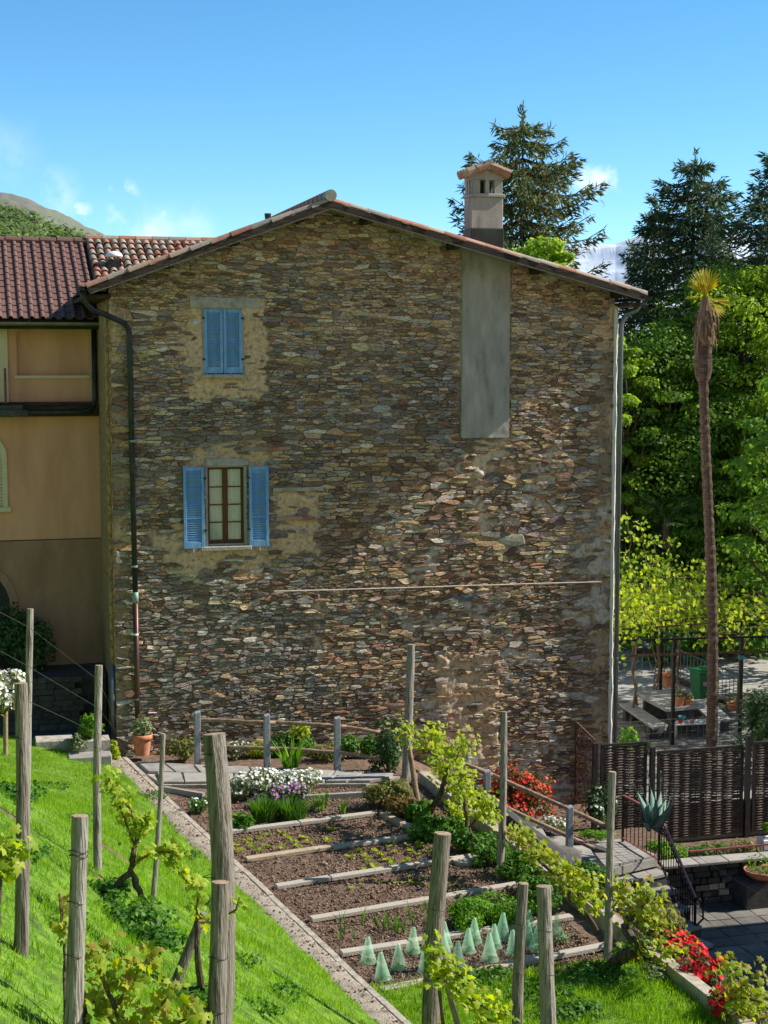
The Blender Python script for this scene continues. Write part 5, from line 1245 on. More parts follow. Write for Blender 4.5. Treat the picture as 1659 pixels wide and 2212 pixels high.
for px, m_, lab in ((1470, 'red_f', 'red cup on the white table'), (1473, 'teal', 'teal bowl stacked on the white table'), (1495, 'terra', 'small terracotta dish on the white table'), (1548, 'white_paint', 'white cup on the white table')):
    p = atz(px, 1562, -.99); k = .07 if m_ != 'teal' else .1; z0 = .004 if m_ != 'teal' else .1
    o = MB().lathe(p + Vector((0, 0, z0)), [(k*.6, 0), (k, .08), (k*.92, .08), (k*.55, .01)], 12).build('cup', M[m_], smooth=True); tag(o, lab, 'tableware')
bn = thing('wheelie_bin', 'green plastic wheelie bin standing behind the palm trunk', 'bin', atz(1520, 1524, -1.4)); b0 = Vector(bn.location)
mb = MB().add([(b0.x-.24, b0.y-.26, b0.z+.06), (b0.x+.24, b0.y-.26, b0.z+.06), (b0.x+.24, b0.y+.26, b0.z+.06), (b0.x-.24, b0.y+.26, b0.z+.06), (b0.x-.3, b0.y-.33, b0.z+.94), (b0.x+.3, b0.y-.33, b0.z+.94), (b0.x+.3, b0.y+.33, b0.z+.94), (b0.x-.3, b0.y+.33, b0.z+.94)], [(0,3,2,1),(4,5,6,7),(0,1,5,4),(1,2,6,5),(2,3,7,6),(3,0,4,7)])
bevel(part('body', mb, M['green_plastic'], bn), .03, 2); bevel(part('lid', MB().box(b0.x-.33, b0.x+.33, b0.y-.37, b0.y+.36, b0.z+.945, b0.z+1.03), M['green_plastic'], bn), .03, 2)
part('sticker', MB().box(b0.x-.19, b0.x-.06, b0.y-.325, b0.y-.318, b0.z+.62, b0.z+.74), M['purple_f'], bn)
for sx in (-.2, .2): part('wheel', MB().tube([(b0.x+sx-.03, b0.y+.27, b0.z+.1), (b0.x+sx+.03, b0.y+.27, b0.z+.1)], .1, 14), M['black_iron'], bn)
bq = thing('kettle_grill', 'shiny black kettle grill at the back of the terrace', 'grill', atz(1388, 1452, -1.4)); k0 = Vector(bq.location)
part('bowl', MB().lathe(k0 + Vector((0, 0, .75)), [(.02, -.24), (.2, -.18), (.29, -.02), (.3, 0), (.28, .1), (.18, .22), (.02, .26)], 18), M['metal_dark'], bq, True)
for a in (0, 2.1, 4.2): part('leg', MB().tube([k0 + Vector((.12*math.cos(a), .12*math.sin(a), .6)), k0 + Vector((.32*math.cos(a), .32*math.sin(a), 0))], .014, 6), M['metal_grey'], bq)
wr = thing('white_railing', 'pale metal balustrade running back along the terrace edge', 'railing', atz(1470, 1470, -1.4))
a = atz(1428, 1455, -1.4); b = atz(1600, 1535, -1.4)
for z in (.1, .95): part('rail', MB().beam(up(a, z), up(b, z), .035, .035), M['metal_grey'], wr)
for k in range(24): p = a.lerp(b, k/23); part('baluster', MB().tube([up(p, .1), up(p, .95)], .01, 5), M['metal_grey'], wr)
part('curb', MB().beam(up(a, .03), up(b, .03), .2, .14), M['rust'], wr)
mf = thing('mesh_fence', 'wire mesh fence along the terrace edge above the wattle panels', 'fence', (13, 1.4, -1.4))
ya = atz(1452, 1614, -1.4).y - .25
for k in range(37): x = 11.2 + k * .15; part('wire', MB().tube([(x, ya, -1.4), (x, ya, -.62)], .006, 4), M['wire'], mf)
for z in (-1.35, -1.15, -.95, -.75, -.63): part('wire', MB().tube([(11.2, ya, z), (16.6, ya, z)], .006, 4), M['wire'], mf)
p = atd(1665, 1560, 35); bush('dark_conifer', 'dark bushy conifer at the right edge of the terrace', 'shrub', (p.x, p.y, -1.4), (1.0, .9, 2.4), 7000, .09, M['leaf_dark'], None, 'leaf', 24)
p = atd(1365, 1525, 37); bush('garden_shrub', 'small leafy plant between house corner and bench', 'shrub', (p.x, p.y, -1.4), (.5, .4, .7), 500, .09, M['leaf_fresh'], None, 'round', 7)
# agave
ag = thing('agave', 'large blue green agave in front of the wattle fence', 'agave', atd(1410, 1790, 29.3)); a0 = Vector(ag.location)
for px, py, w in ((1357, 1668, .1), (1382, 1685, .09), (1398, 1660, .13), (1428, 1665, .12), (1443, 1690, .14), (1464, 1695, .13), (1448, 1720, .13), (1372, 1760, .09), (1412, 1690, .12), (1435, 1740, .12)):
    e = atd(px, py, 29.3 + random.uniform(-.5, .45)); d = e - a0; sdv = d.cross(Vector((.2, -1, .1))).normalized(); n = 7; vs = []; fs = []
    for i in range(n + 1):
        t = i/n; c = a0 + d * t + Vector((0, -.12*math.sin(t*3.14), -.05*math.sin(t*3.14))); ww = w * .78 * (math.sin(min(1, t*1.15 + .22) * 3.14) ** .8 if t < .97 else .02) + .004; fo = Vector((0, .035 * (1-t), 0))
        vs += [c - sdv*ww, c + fo + Vector((0, .02, 0)), c + sdv*ww, c + fo + Vector((0, .05*(1-t)+.005, 0)) + Vector((0, .02, 0))]
    for i in range(n):
        for k in range(4): fs.append((i*4+k, i*4+(k+1) % 4, (i+1)*4+(k+1) % 4, (i+1)*4+k))
    part('leaf', MB().add(vs, fs), M['agave'], ag, True)
# planter objects at the right edge of the yard
p = atz(1655, 1960, -2.9); o = MB().box(p.x - .5, p.x + .8, p.y - .1, p.y + .6, -2.9, -2.35).build('dark_trough', M['slab_dark']); bevel(o, .02, 1); tag(o, 'dark stone block under the terracotta bowl at the right edge', 'block')
pot('bowl_pot', 'wide terracotta bowl with green plants at the right edge of the yard', Vector((p.x - .05, p.y + .15, -2.35)), .36, .2, plant='leaf_fresh', rim=False, group=None, pl_h=.3)
p = atz(1655, 1832, -2.0); o = MB().box(p.x - .15, p.x + .6, p.y - .15, p.y + .15, -2.0, -1.78).build('white_planter', M['white_paint']); bevel(o, .015, 1); tag(o, 'white box planter on the dry stone wall at right', 'planter')
bush('planter_plant', 'leafy plant growing from the white box planter', 'plant', (p.x + .1, p.y, -1.8), (.25, .15, .35), 300, .07, M['leaf_fresh'], None, 'leaf', 6)

b = Vector((22.5, 4.5, -3)); tree('broadleaf_tree', 'unseen leafy tree added right of the terrace to shade the tables', b, 8.5, 3.6, M['tree_mid'], 7000, .16, 60, low=.3)  # tree added out of view to throw dappled shade on the terrace
b = Vector((21.5, 9.5, -3)); tree('broadleaf_tree', 'second unseen leafy tree added right of the terrace for shade', b, 8.0, 3.2, M['tree_mid'], 6000, .16, 50, low=.3)  # another out-of-view tree added for terrace shade

for x, y, r_, h, m_, lab in ((12.6, 11.6, 1.3, 1.5, 'leaf_mid', 'green shrub at the back left of the terrace'), (15.0, 12.0, 1.6, 1.7, 'leaf_dark', 'dark shrub at the back of the terrace behind the grill'), (18.0, 12.2, 1.7, 1.9, 'leaf_mid', 'green shrub at the back right of the terrace'), (20.5, 12.0, 1.7, 2.0, 'leaf_mid', 'shrub in the far right corner of the terrace')):
    bush('garden_shrub', lab, 'shrub', (x, y, -1.4), (r_, .9, h), 3000, .12, M[m_], 'shrubs behind the terrace', 'round', 18)
for px, r_, h, m_, lab in ((1460, .4, .35, 'leaf_fresh', 'low plants right of the agave'), (1530, .5, .3, 'leaf_mid', 'low plants under the middle wattle panel'), (1600, .45, .3, 'leaf_olive', 'low plants under the right wattle post')):
    p = aty(px, 1830, -2.9); bush('border_plant', lab, 'plant', (p.x, -2.9, -2.2), (r_, .3, h), 600, .06, M[m_], 'border plants under the wattle fence', 'leaf', 9)
# ================================================================ grass
def in_view(P, mx=.35, my=.3):
    d = P - np.array(CAM); f = np.array(fwd); k = d @ f; u = (d @ np.array(rgt)) / k * FPX / 829.5; v = (d @ np.array(upv)) / k * FPX / 1106
    return (k > 2) & (np.abs(u) < 1 + mx) & (np.abs(v) < 1 + my)
def blades(name, P, size, m, label):
    N = len(P); a = RNG.uniform(0, 6.28, N); n = np.stack([np.cos(a), np.sin(a), np.zeros(N)], 1) * 3; t = np.tile([0., 0., 1.], (N, 1)) + RNG.normal(size=(N, 3)) * .28
    V, Fa = leaf_np(P, size, 'blade', nrm=n, dirs=t, up=0, svar=.5); return stuff(link(name, np_mesh(name, V, Fa, m)), label, 'grass')
N = 420000; yy = -RNG.uniform(-.4, 25.5, N); kk = RNG.uniform(-.02, 9, N)
s_ = np.clip(-yy / 14, 0, 1); s_ = .2 + .54 * s_ * s_ * (3 - 2 * s_); xl = -.3 + (-yy - .5) * .157; xx = xl - kk; zz = .14 + s_ * np.maximum(kk, 0)
P = np.stack([xx, yy, zz], 1); P = P[in_view(P)]
dens = np.array([noise.noise((p[0]*1.1, p[1]*1.1, 0)) + .6*noise.noise((p[0]*3, p[1]*3, 4)) for p in P]); P = P[dens + RNG.uniform(-.1, .9, len(P)) > -.1]
for k, p in enumerate(P): p[2] += .05 * noise.noise((p[0]*.6, p[1]*.6, 3)) - .005
hs = np.array([.058 + .045 * max(-.5, noise.noise((p[0]*1.6, p[1]*1.6, 7))) for p in P])
print('grass', len(P)); blades('bank_grass', P, hs, M['grass'], 'sunlit bright green grass on the sloping bank')
def lawn_pt(u, v):
    y = -12.95 - 14 * v; x0 = line_x(y) + .44; x1 = kerb_x(y); x = x0 + (x1 - x0) * u; return (x, y, .035 + .03 * noise.noise((x*1.5, y*1.5, 8)))
struct(MB().grid(lawn_pt, 30, 100).build('lawn', M['turf'], smooth=True))
N = 42000; yy = -RNG.uniform(12.75, 17.5, N); x0 = np.array([line_x(y) + .44 for y in yy]); xx = x0 + RNG.uniform(0, 1, N) * (kerb_x(-14) - x0)
P = np.stack([xx, yy, np.full(N, .03)], 1); P = P[np.array([noise.noise((p[0]*1.4, p[1]*1.4, 30)) + .35 + .45*random.random() > .1 for p in P])]
blades('lawn_grass', P, .085, M['grass'], 'short patchy lawn in front of the green cones')
# ================================================================ garden plants
def tuft(name, label, cat, base, n, size, rad, m, group=None):
    base = Vector(base); t = thing(name, label, cat, base, group); a = RNG.uniform(0, 6.28, n); r_ = np.sqrt(RNG.uniform(0, 1, n)) * rad
    P = np.stack([base.x + np.cos(a)*r_, base.y + np.sin(a)*r_, np.full(n, base.z)], 1); d = np.stack([np.cos(a)*r_/rad*.45, np.sin(a)*r_/rad*.45, np.ones(n)], 1)
    V, Fa = leaf_np(P, size, 'blade', nrm=np.stack([np.cos(a), np.sin(a), 0*a], 1)*3, dirs=d, up=0, svar=.4); part('blades', np_mesh('blades', V, Fa, M[m]), None, t); return t
G = lambda px, py, z=0.: atz(px, py, z)
# flower mass by the path
bush('candytuft', 'broad mound of white flowers left of the path', 'flowers', G(560, 1722), (.8, .36, .55), 2600, .07, M['leaf_grey'], 'flower mounds', 'leaf', 16, [('white_f', 700, .055, -.1)])
bush('candytuft', 'right half of the white flower mound behind the purple blooms', 'flowers', G(645, 1712), (.5, .34, .52), 1500, .07, M['leaf_grey'], 'flower mounds', 'leaf', 12, [('white_f', 420, .055, -.1)])
bush('purple_flowers', 'clump of purple blooms in front of the white flower mound', 'flowers', G(615, 1742), (.55, .25, .45), 1700, .06, M['leaf_mid'], 'flower mounds', 'leaf', 12, [('purple_f', 520, .045, -.3)])
tuft('grass_tuft', 'dense green grassy tuft below the purple blooms, left', 'plant', G(572, 1770), 700, .3, .22, 'leaf_mid', 'grassy tufts'); tuft('grass_tuft', 'dense green grassy tuft below the purple blooms, right', 'plant', G(632, 1768), 700, .27, .24, 'leaf_mid', 'grassy tufts')
bush('leafy_plant', 'dark leafy plant at the left end of the far bed', 'plant', G(512, 1792), (.26, .2, .28), 420, .11, M['leaf_mid'], None, 'leaf', 8)
bush('leafy_plant', 'small white flowered plant against the left kerb', 'flowers', G(430, 1758), (.2, .2, .35), 300, .07, M['leaf_mid'], None, 'leaf', 7, [('white_f', 30, .045, .1)])
for i, (px, py) in enumerate(((678, 1748), (693, 1752), (741, 1757), (703, 1738))): tuft('leek', 'young leek standing in the dark soil of the farthest bed', 'vegetable', G(px, py), 16, .26, .04, 'leaf_fresh', 'young leeks in the farthest bed')
# shrubs between fence and wall
for px, py, z, rx, ry, h, n, s, m, lab, fl in (
    (395, 1662, 0, .38, .3, .52, 1500, .06, 'leaf_olive', 'rounded box-like shrub left of the first granite post', None),
    (512, 1655, 0, .42, .25, .45, 1100, .06, 'leaf_grey', 'grey leaved shrub with white flowers behind the fence', [('white_f', 60, .05, 0)]),
    (560, 1652, 0, .3, .25, .38, 700, .07, 'vine', 'light green low shrub beside the second granite post', None),
    (630, 1658, 0, .6, .3, .48, 1900, .07, 'leaf_mid', 'dense green shrub behind the middle of the fence', None),
    (705, 1662, 0, .45, .3, .42, 1200, .06, 'leaf_olive', 'olive green shrub left of the third granite post', None),
    (770, 1668, 0, .45, .3, .5, 1300, .08, 'leaf_mid', 'leafy green shrub right of the third granite post', None),
    (840, 1690, 0, .42, .35, 1.25, 1700, .075, 'leaf_dark', 'tall dark rose bush left of the tall vine post', [('white_f', 26, .05, 0)]),
    (645, 1610, .3, .3, .2, .35, 260, .08, 'vine', 'thin yellow green sprays above the middle of the fence', None)):
    p = aty(px, py, -.75) if px < 660 else aty(px, py, -1.4 if px < 800 else -2.6); p.z = g_house(p.x, p.y) + (z if z else 0)
    bush('garden_shrub', lab, 'shrub', p, (rx, ry, h), n, s, M[m], 'shrubs along the house wall', 'leaf', 14, fl)
tuft('grass_tuft', 'tall thin green shoots in front of the fence shrubs', 'plant', G(628, 1668), 60, .55, .15, 'leaf_fresh', 'grassy tufts')
bush('garden_shrub', 'fluffy olive shrub at the right end of the path', 'shrub', G(830, 1742), (.48, .4, .55), 2600, .06, M['leaf_olive'], 'shrubs in the garden', 'leaf', 16)
bush('garden_shrub', 'reddish green shrub at the foot of the tall vine post', 'shrub', G(870, 1760), (.35, .3, .4), 1200, .06, M['leaf_bronze'], 'shrubs in the garden', 'leaf', 10)
for px, py, rx, ry, h, n, s, m, lab in ((925, 1812, .36, .28, .36, 900, .12, 'leaf_mid', 'bright leafy peony at the right end of the second bed'), (1010, 1838, .5, .35, .42, 1700, .07, 'leaf_mid', 'green herb bush under the middle vines'),
    (1065, 1868, .38, .35, .4, 1300, .07, 'leaf_mid', 'green herb bush left of the middle vine post'), (1115, 1895, .38, .4, .42, 1400, .07, 'leaf_mid', 'green herb bush right of the middle vine post'),
    (1150, 1935, .32, .35, .38, 1100, .07, 'leaf_mid', 'green herb bush beside the yellow vine'), (905, 1772, .3, .3, .35, 900, .09, 'leaf_mid', 'leafy shrub beside the leaning prop'),
    (1050, 1998, .74, .5, .46, 4600, .05, 'leaf_fresh', 'large feathery herb patch behind the green cones'), (1165, 1965, .35, .3, .3, 1200, .06, 'leaf_mid', 'feathery herb patch right of the large one'),
    (1210, 2035, .2, .15, .12, 260, .06, 'leaf_grey', 'low grey green plant right of the green cones'), (985, 1800, .25, .25, .3, 700, .08, 'leaf_mid', 'small green bush against the right kerb')):
    bush('herb_bush', lab, 'plant', G(px, py), (rx, ry, h), n, s, M[m], 'herb bushes in the beds', 'leaf', 12, None, True, .4)
# azaleas
p = aty(1112, 1768, -2.75); p.z = g_house(p.x, p.y) - .1
bush('red_azalea', 'large red flowering azalea against the stone wall', 'azalea', p, (.78, .5, 1.3), 5200, .075, M['leaf_bronze'], 'azaleas', 'leaf', 22, [('red_f', 560, .075, -.4)])
for px, py, rx, h, lab in ((1468, 2078, .32, .42, 'crimson azalea nearest the stair railing foot'), (1512, 2118, .33, .42, 'crimson azalea in the middle of the bottom right group'), (1562, 2196, .3, .4, 'crimson azalea at the bottom right of the kerb')):
    bush('crimson_azalea', lab, 'azalea', G(px, py, .0), (rx, .3, h), 900, .055, M['leaf_bronze'], 'azaleas', 'leaf', 10, [('crimson_f', 170, .07, -.1)])
for px, py, z, rx, h, n, s, m, lab, fl in ((1200, 1795, -1.0, .32, .3, 500, .05, 'leaf_grey', 'low white flowers right of the red azalea', [('white_f', 90, .045, 0)]), (1228, 1792, -1.1, .25, .2, 260, .05, 'leaf_bronze', 'rusty low plant beside the granite post', None),
    (1292, 1812, -1.5, .42, .2, 700, .06, 'leaf_fresh', 'low green cushion beside the landing', None), (1300, 1775, -1.4, .4, .85, 1500, .075, 'leaf_dark', 'rose bush with pale blooms beside the rusty screen', [('white_f', 40, .06, 0)]),
    (1275, 1930, -.15, .5, .5, 3600, .055, 'leaf_mid', 'dense rosemary bush right of the kerb', None), (1352, 1972, -.1, .42, .25, 600, .05, 'leaf_grey', 'white trailing flowers right of the tall right post', [('white_f', 150, .05, 0)]),
    (1420, 2040, .0, .4, .75, 1500, .08, 'leaf_olive', 'olive leaved shrub above the crimson azaleas', None), (1380, 2075, .0, .5, .3, 1200, .06, 'leaf_mid', 'green ground plants right of the gnarled vine', None),
    (1440, 2110, .0, .4, .22, 900, .05, 'leaf_grey', 'pale ground plants left of the crimson azaleas', None), (1610, 2215, .0, .5, .5, 1300, .07, 'leaf_olive', 'olive plants in the bottom right corner', [('red_f', 20, .05, 0)]),
    (1425, 1850, -1.9, .35, .35, 600, .06, 'leaf_fresh', 'green plants behind the stair railing', None), (1350, 1945, -1.6, .3, .25, 400, .06, 'leaf_mid', 'small plants in the log trough by the steps', None), (1475, 1930, -2.9, .3, .3, 500, .06, 'leaf_fresh', 'green plants at the foot of the railing', None)):
    bush('border_plant', lab, 'plant', G(px, py, z), (rx, .32, h), n, s, M[m], 'border plants by the steps', 'leaf', 12, fl)
p = G(1345, 1935, -1.75); lg = thing('log_trough', 'hollow log trough lying beside the steps', 'planter', p); part('log', MB().tube([p + Vector((-.3, .1, .1)), p + Vector((.35, -.15, .05))], [.13, .12], 10, jit=.08), M['rail_wood'], lg)
# ---- corner by the plastered house
bx = thing('wooden_planter', 'planter box with a small conifer beside the path at the house corner', 'planter', G(205, 1635, .2)); b0 = Vector(bx.location); part('box', MB().box(b0.x-.3, b0.x+.3, b0.y-.1, b0.y+.35, .15, .55), M['plank'], bx)
bush('potted_conifer', 'small fresh green conifer standing in the planter box', 'plant', (b0.x-.05, b0.y+.12, .52), (.26, .22, .62), 1500, .06, M['leaf_fresh'], None, 'leaf', 14); bush('trailing_plant', 'trailing green plant spilling right of the planter box', 'plant', (b0.x+.34, b0.y-.05, .12), (.14, .14, .45), 350, .07, M['vine'], None, 'leaf', 7)
bush('grey_herb', 'greyish herb left of the planter box', 'plant', (b0.x-.35, b0.y-.05, .3), (.22, .2, .4), 500, .06, M['leaf_grey'], None, 'leaf', 8)
for px, py, w, d, h, lab in ((118, 1632, .75, .45, .32, 'pale stone block at the top edge of the grass bank'), (195, 1648, .85, .5, .14, 'flat grey slab in front of the planter box')):
    p = G(px, py, .2); o = MB().box(p.x - w/2, p.x + w/2, p.y - .05, p.y + d, -.1, .2 + h).build('stone_step', M['lintel'] if h > .2 else M['slab']); bevel(o, .02, 1); tag(o, lab, 'stone step')
bush('ivy_hedge', 'dark ivy hedge climbing the beige house wall in shade', 'hedge', (-1.75, 2.3, 1.3), (.75, .35, 1.6), 2600, .1, M['leaf_dark'], None, 'leaf', 16)
p = hit_bank(12, 1632); ws = bush('white_standard', 'white flowering ball on a pale stem at the left edge', 'flowers', (p.x, p.y, p.z + .8), (.42, .4, .95), 1200, .09, M['leaf_olive'], None, 'leaf', 14, [('white_f', 420, .075, -.3)])
part('stem', MB().tube([(p.x, p.y, p.z - .1), (p.x + .02, p.y, p.z + .85)], .045, 8), M['cut_wood'], ws)
# ---- seedlings
def seedling(px, py, lab, grp, s=.075):
    p = G(px, py, .02); t = thing('lettuce_seedling', lab, 'vegetable', p, grp); n = 9; a = RNG.uniform(0, 6.28, n); d = np.stack([np.cos(a), np.sin(a), RNG.uniform(.3, 1.1, n)], 1)
    leaves('foliage', np.tile(np.array(p), (n, 1)) + d*.01, s, M['vine'], t, 'round', nrm=np.stack([-np.cos(a)*.3, -np.sin(a)*.3, np.ones(n)], 1), dirs=d)
for x, y in ((560,950),(580,975),(600,995),(630,1015),(640,940),(700,915),(700,990),(795,1000),(790,905),(830,935),(860,960),(890,985),(905,1010),(930,935),(965,960),(1085,955),(1130,880),(1110,885),(495,985),(520,1020)):
    seedling(345.6 + x/3, 1497.6 + y/3, 'small lettuce seedling in the bed nearest the flowers', 'lettuce seedlings in the farthest planted bed')
for x, y in ((190,575),(250,540),(295,575),(360,540),(395,565),(440,520),(485,545),(570,505),(590,540),(635,490),(660,515),(440,600),(470,620),(500,645),(560,605),(580,625),(340,625),(370,655),(280,660),(630,560),(710,545),(310,600),(350,645)):
    seedling(691.2 + x/3, 1658.9 + y/3, 'small lettuce seedling in the second planted bed', 'lettuce seedlings in the second planted bed')
for k in range(16): seedling(random.uniform(760, 1000), random.uniform(1888, 1925) , 'tiny sprout in the bare third bed', 'sprouts in the third bed', .04)
for k in range(34):
    u = random.random(); a = Vector((2.2, -10.5 - .8*random.random(), 0)); x = 2.1 + 2.3*u; y = -10.3 - .95*random.random() + .2*u
    tuft('onion_shoot', 'thin green onion shoot in the bed behind the cones', 'vegetable', (x, y, 0), 5, .24, .015, 'leaf_mid', 'onion shoots')
# ---- cloches
m, n = newmat('cloche'); L = n.links.new; out = n.nodes.new('ShaderNodeOutputMaterial'); tb_ = n.nodes.new('ShaderNodeBsdfTransparent'); tb_.inputs[0].default_value = (.95, 1, .96, 1)
pb = n.nodes.new('ShaderNodeBsdfPrincipled'); pb.inputs['Base Color'].default_value = (.52, .88, .62, 1); pb.inputs['Roughness'].default_value = .22; tl_ = n.nodes.new('ShaderNodeBsdfTranslucent'); tl_.inputs[0].default_value = (.66, .98, .76, 1)
m1 = n.nodes.new('ShaderNodeMixShader'); m1.inputs[0].default_value = .5; L(pb.outputs[0], m1.inputs[1]); L(tl_.outputs[0], m1.inputs[2]); m2 = n.nodes.new('ShaderNodeMixShader'); m2.inputs[0].default_value = .34; L(tb_.outputs[0], m2.inputs[1]); L(m1.outputs[0], m2.inputs[2]); L(m2.outputs[0], out.inputs[0]); M['cloche'] = m
CL = [(313,1265,'leftmost green cone cloche, at the back of the row'),(407,1375,'nearest green cone cloche at the left front'),(510,1305,'green cone cloche second from the left in front'),(600,1200,'green cone cloche touching the stone strip behind'),(690,1320,'green cone cloche just left of the thick leaning post'),(800,1225,'green cone cloche half hidden by the thick leaning post, lower one'),(810,1160,'green cone cloche half hidden by the thick leaning post, upper one'),(893,1295,'darkest green cone cloche right of the thick leaning post'),
      (960,1200,'green cone cloche in the middle of the group'),(1000,1135,'slim pale cone cloche under the herb patch'),(1100,1250,'green cone cloche nearest on the right half'),(1133,1170,'green cone cloche behind the nearest right one'),(1180,1110,'green cone cloche farthest back beside the herb patch'),(1255,1215,'green cone cloche left of the thin dark post'),(1345,1150,'green cone cloche between the two right posts, lower one'),(1360,1085,'green cone cloche between the two right posts, upper one'),(1405,1185,'green cone cloche partly behind the knotty pale post'),(1540,1120,'rightmost green cone cloche, standing alone')]
prof = [(.122, 0), (.118, .008), (.104, .022), (.098, .05), (.03, .325), (.026, .345), (.012, .352)]
for x, y, lab in CL:
    p = G(691.2 + x/3, 1658.9 + y/3 - 3, .02); t = thing('cone_cloche', lab, 'cloche', p, 'green cone cloches'); s = random.uniform(.94, 1.08)
    me = MB().lathe((0, 0, 0), [(r_*s, z*s) for r_, z in prof], 20, False).mesh('cone', M['cloche'], True); o = link('cone', me, t, (0, 0, 0), (R(random.uniform(-5, 5)), R(random.uniform(-5, 5)), 0))
    a = RNG.uniform(0, 6.28, 10); d = np.stack([np.cos(a), np.sin(a), RNG.uniform(.3, 1, 10)], 1); leaves('seedling', np.tile(np.array(p), (10, 1)), .07, M['leaf_mid'], t, 'round', dirs=d)
# ================================================================ vine posts
def post(label, base, topx, topy, w_px, m='post_wood', wires=(.35, .6, .85), knots=1):
    base = Vector(base); k = (base - CAM).dot(fwd); top = atd(topx, topy, k); r_ = w_px * k / FPX / 2; t = thing('vine_post', label, 'post', base, 'vineyard posts')
    n = 16; pts = []; rr = []; bx, by = random.uniform(-.8, .8), random.uniform(-.8, .8)
    for i in range(n + 1):
        q = i / n; pts.append((base - Vector((0, 0, .3))).lerp(top, q) + Vector((bx*r_*math.sin(q*3.1), by*r_*math.sin(q*3.1), 0))); rr.append(r_ * (1.1 - .14*q + .05*noise.noise((q*6, base.x, base.y))))
    ax = (top - base).normalized()
    mb = MB().tube(pts, rr, 18, cap=False)
    vs2 = []
    for i, v in enumerate(mb.v):      # splits and knots in the round wood
        c = pts[i // 18]; d = Vector(v) - c; a = i % 18; g = 1 + .06*noise.noise((a*1.7, i//18*.35, base.x*9)) + .07*max(0, noise.noise((a*.6, i//18*.9, base.y*7)) - .25)*3 - (.17 if a == 5 + int(2*math.sin(i//18*.4)) else 0); vs2.append(tuple(c + d*g))
    mb.v = vs2; part('shaft', mb, M[m], t)
    cm = MB(); u = ax.cross(Vector((0, 1, 0))).normalized(); w = ax.cross(u); vs = [pts[-1] + ax*.004]
    last = [Vector(v) for v in vs2[-18:]]; cm.add([pts[-1] + ax*r_*.08] + last, [(0, 1+i, 1+(i+1) % 18) for i in range(18)]); part('cut_top', cm, M['cut_wood'], t)
    for h in wires:
        p = base.lerp(top, h); part('wire_loop', MB().tube([p + (u*math.cos(a) + w*math.sin(a))*r_*1.06 + Vector((0, 0, .01*math.sin(a*2))) for a in [6.283*i/14 for i in range(15)]], max(.003, r_*.035), 5), M['black_iron'], t)
    return t
post('thick weathered post at the left edge of the grass bank', hit_bank(40, 2060), 45, 1476, 29, 'post_dark', (.33, .6, .8))
post('slender pale post behind the thick left post', hit_bank(50, 1880), 65, 1315, 15, 'post_wood', (.2,))
post('straight slim post in the grass left of the kerb', hit_bank(211, 1882), 214, 1437, 17, 'post_wood', (.6,))
post('thin leaning stake beside the forked vine', hit_bank(322, 1968), 352, 1585, 11, 'post_wood', ())
post('stout post with wire collar at the bottom left', hit_bank(150, 2262), 173, 1762, 37, 'post_wood', (.4, .63, .83, .85))
post('thickest post with split top in the foreground', hit_bank(470, 2200), 461, 1585, 50, 'post_dark', (.93, .5))
post('short dark post in front of the thickest post', hit_bank(460, 2330), 476, 1905, 39, 'post_dark', (.35, .62))
post('tall smooth post in front of the stone wall at the vine row head', G(875, 1692), 888, 1392, 18, 'post_wood', (.62,))
post('tall slim post in the middle of the vine row', G(1077, 1897), 1088, 1537, 15, 'post_wood', (.5,))
post('tall slim post beside the gnarled vine', G(1313, 2084), 1323, 1667, 16.5, 'post_wood', (.7, .4))
post('thick cracked post leaning in front of the cones', hit_bank(928, 2310), 957, 1800, 38, 'post_dark', (.68, .35))
post('thin dark post right of the cones', hit_bank(1118, 2262), 1131, 1908, 23, 'post_dark', (.45, .75))
post('knotty pale post right of the cones', hit_bank(1190, 2290), 1174, 1914, 32, 'post_wood', (.5, .75))
def prop(label, a, b, r, m): o = MB().tube([a, a.lerp(b, .5), b], [r*1.05, r, r*.95], 12, jit=.05).build('prop', M[m]); return tag(o, label, 'prop', 'props leaning on the posts')
a = hit_bank(378, 2128); k = (a - CAM).dot(fwd); prop('dark prop leaning against the thickest post', a, atd(440, 1972, k), .045, 'post_dark')
a = G(905, 1748); k = (a - CAM).dot(fwd); prop('short prop leaning against the vine row head post', a, atd(884, 1618, k), .05, 'rail_wood')
a = hit_bank(1000, 2260); k = (a - CAM).dot(fwd); prop('pale prop leaning against the thick cracked post', a, atd(950, 2068, k), .035, 'cut_wood')
a = hit_bank(190, 2270); k = (a - CAM).dot(fwd); prop('charred stump leaning against the stout bottom left post', a, atd(160, 2122, k), .045, 'old_wood')
# wires
def wire(label, pts): o = MB().tube(pts, .0026, 4).build('trellis_wire', M['wire']); tag(o, label, 'wire', 'trellis wires')
for i, (y0, y1, y2, lab) in enumerate(((1300, 1355, 1470, 'upper trellis wire left of the stone house'), (1380, 1440, 1530, 'middle trellis wire left of the stone house'), (1455, 1515, 1585, 'lower trellis wire left of the stone house'))):
    wire(lab, [atd(-120, y0 - 40, 11.5), atd(62, y1, 13.2), atd(213, y2, 15.6), atd(285 + 5*i, 1625 + 6*i, 29)])
for h, lab in ((1.0, 'lower trellis wire of the right vine row'), (1.6, 'middle trellis wire of the right vine row'), (2.2, 'upper trellis wire of the right vine row')):
    wire(lab, [Vector((5.22, -3.45, h)), Vector((5.18, -9.05, h)), Vector((5.47, -12.7, h)), Vector((5.75, -17.5, h))])
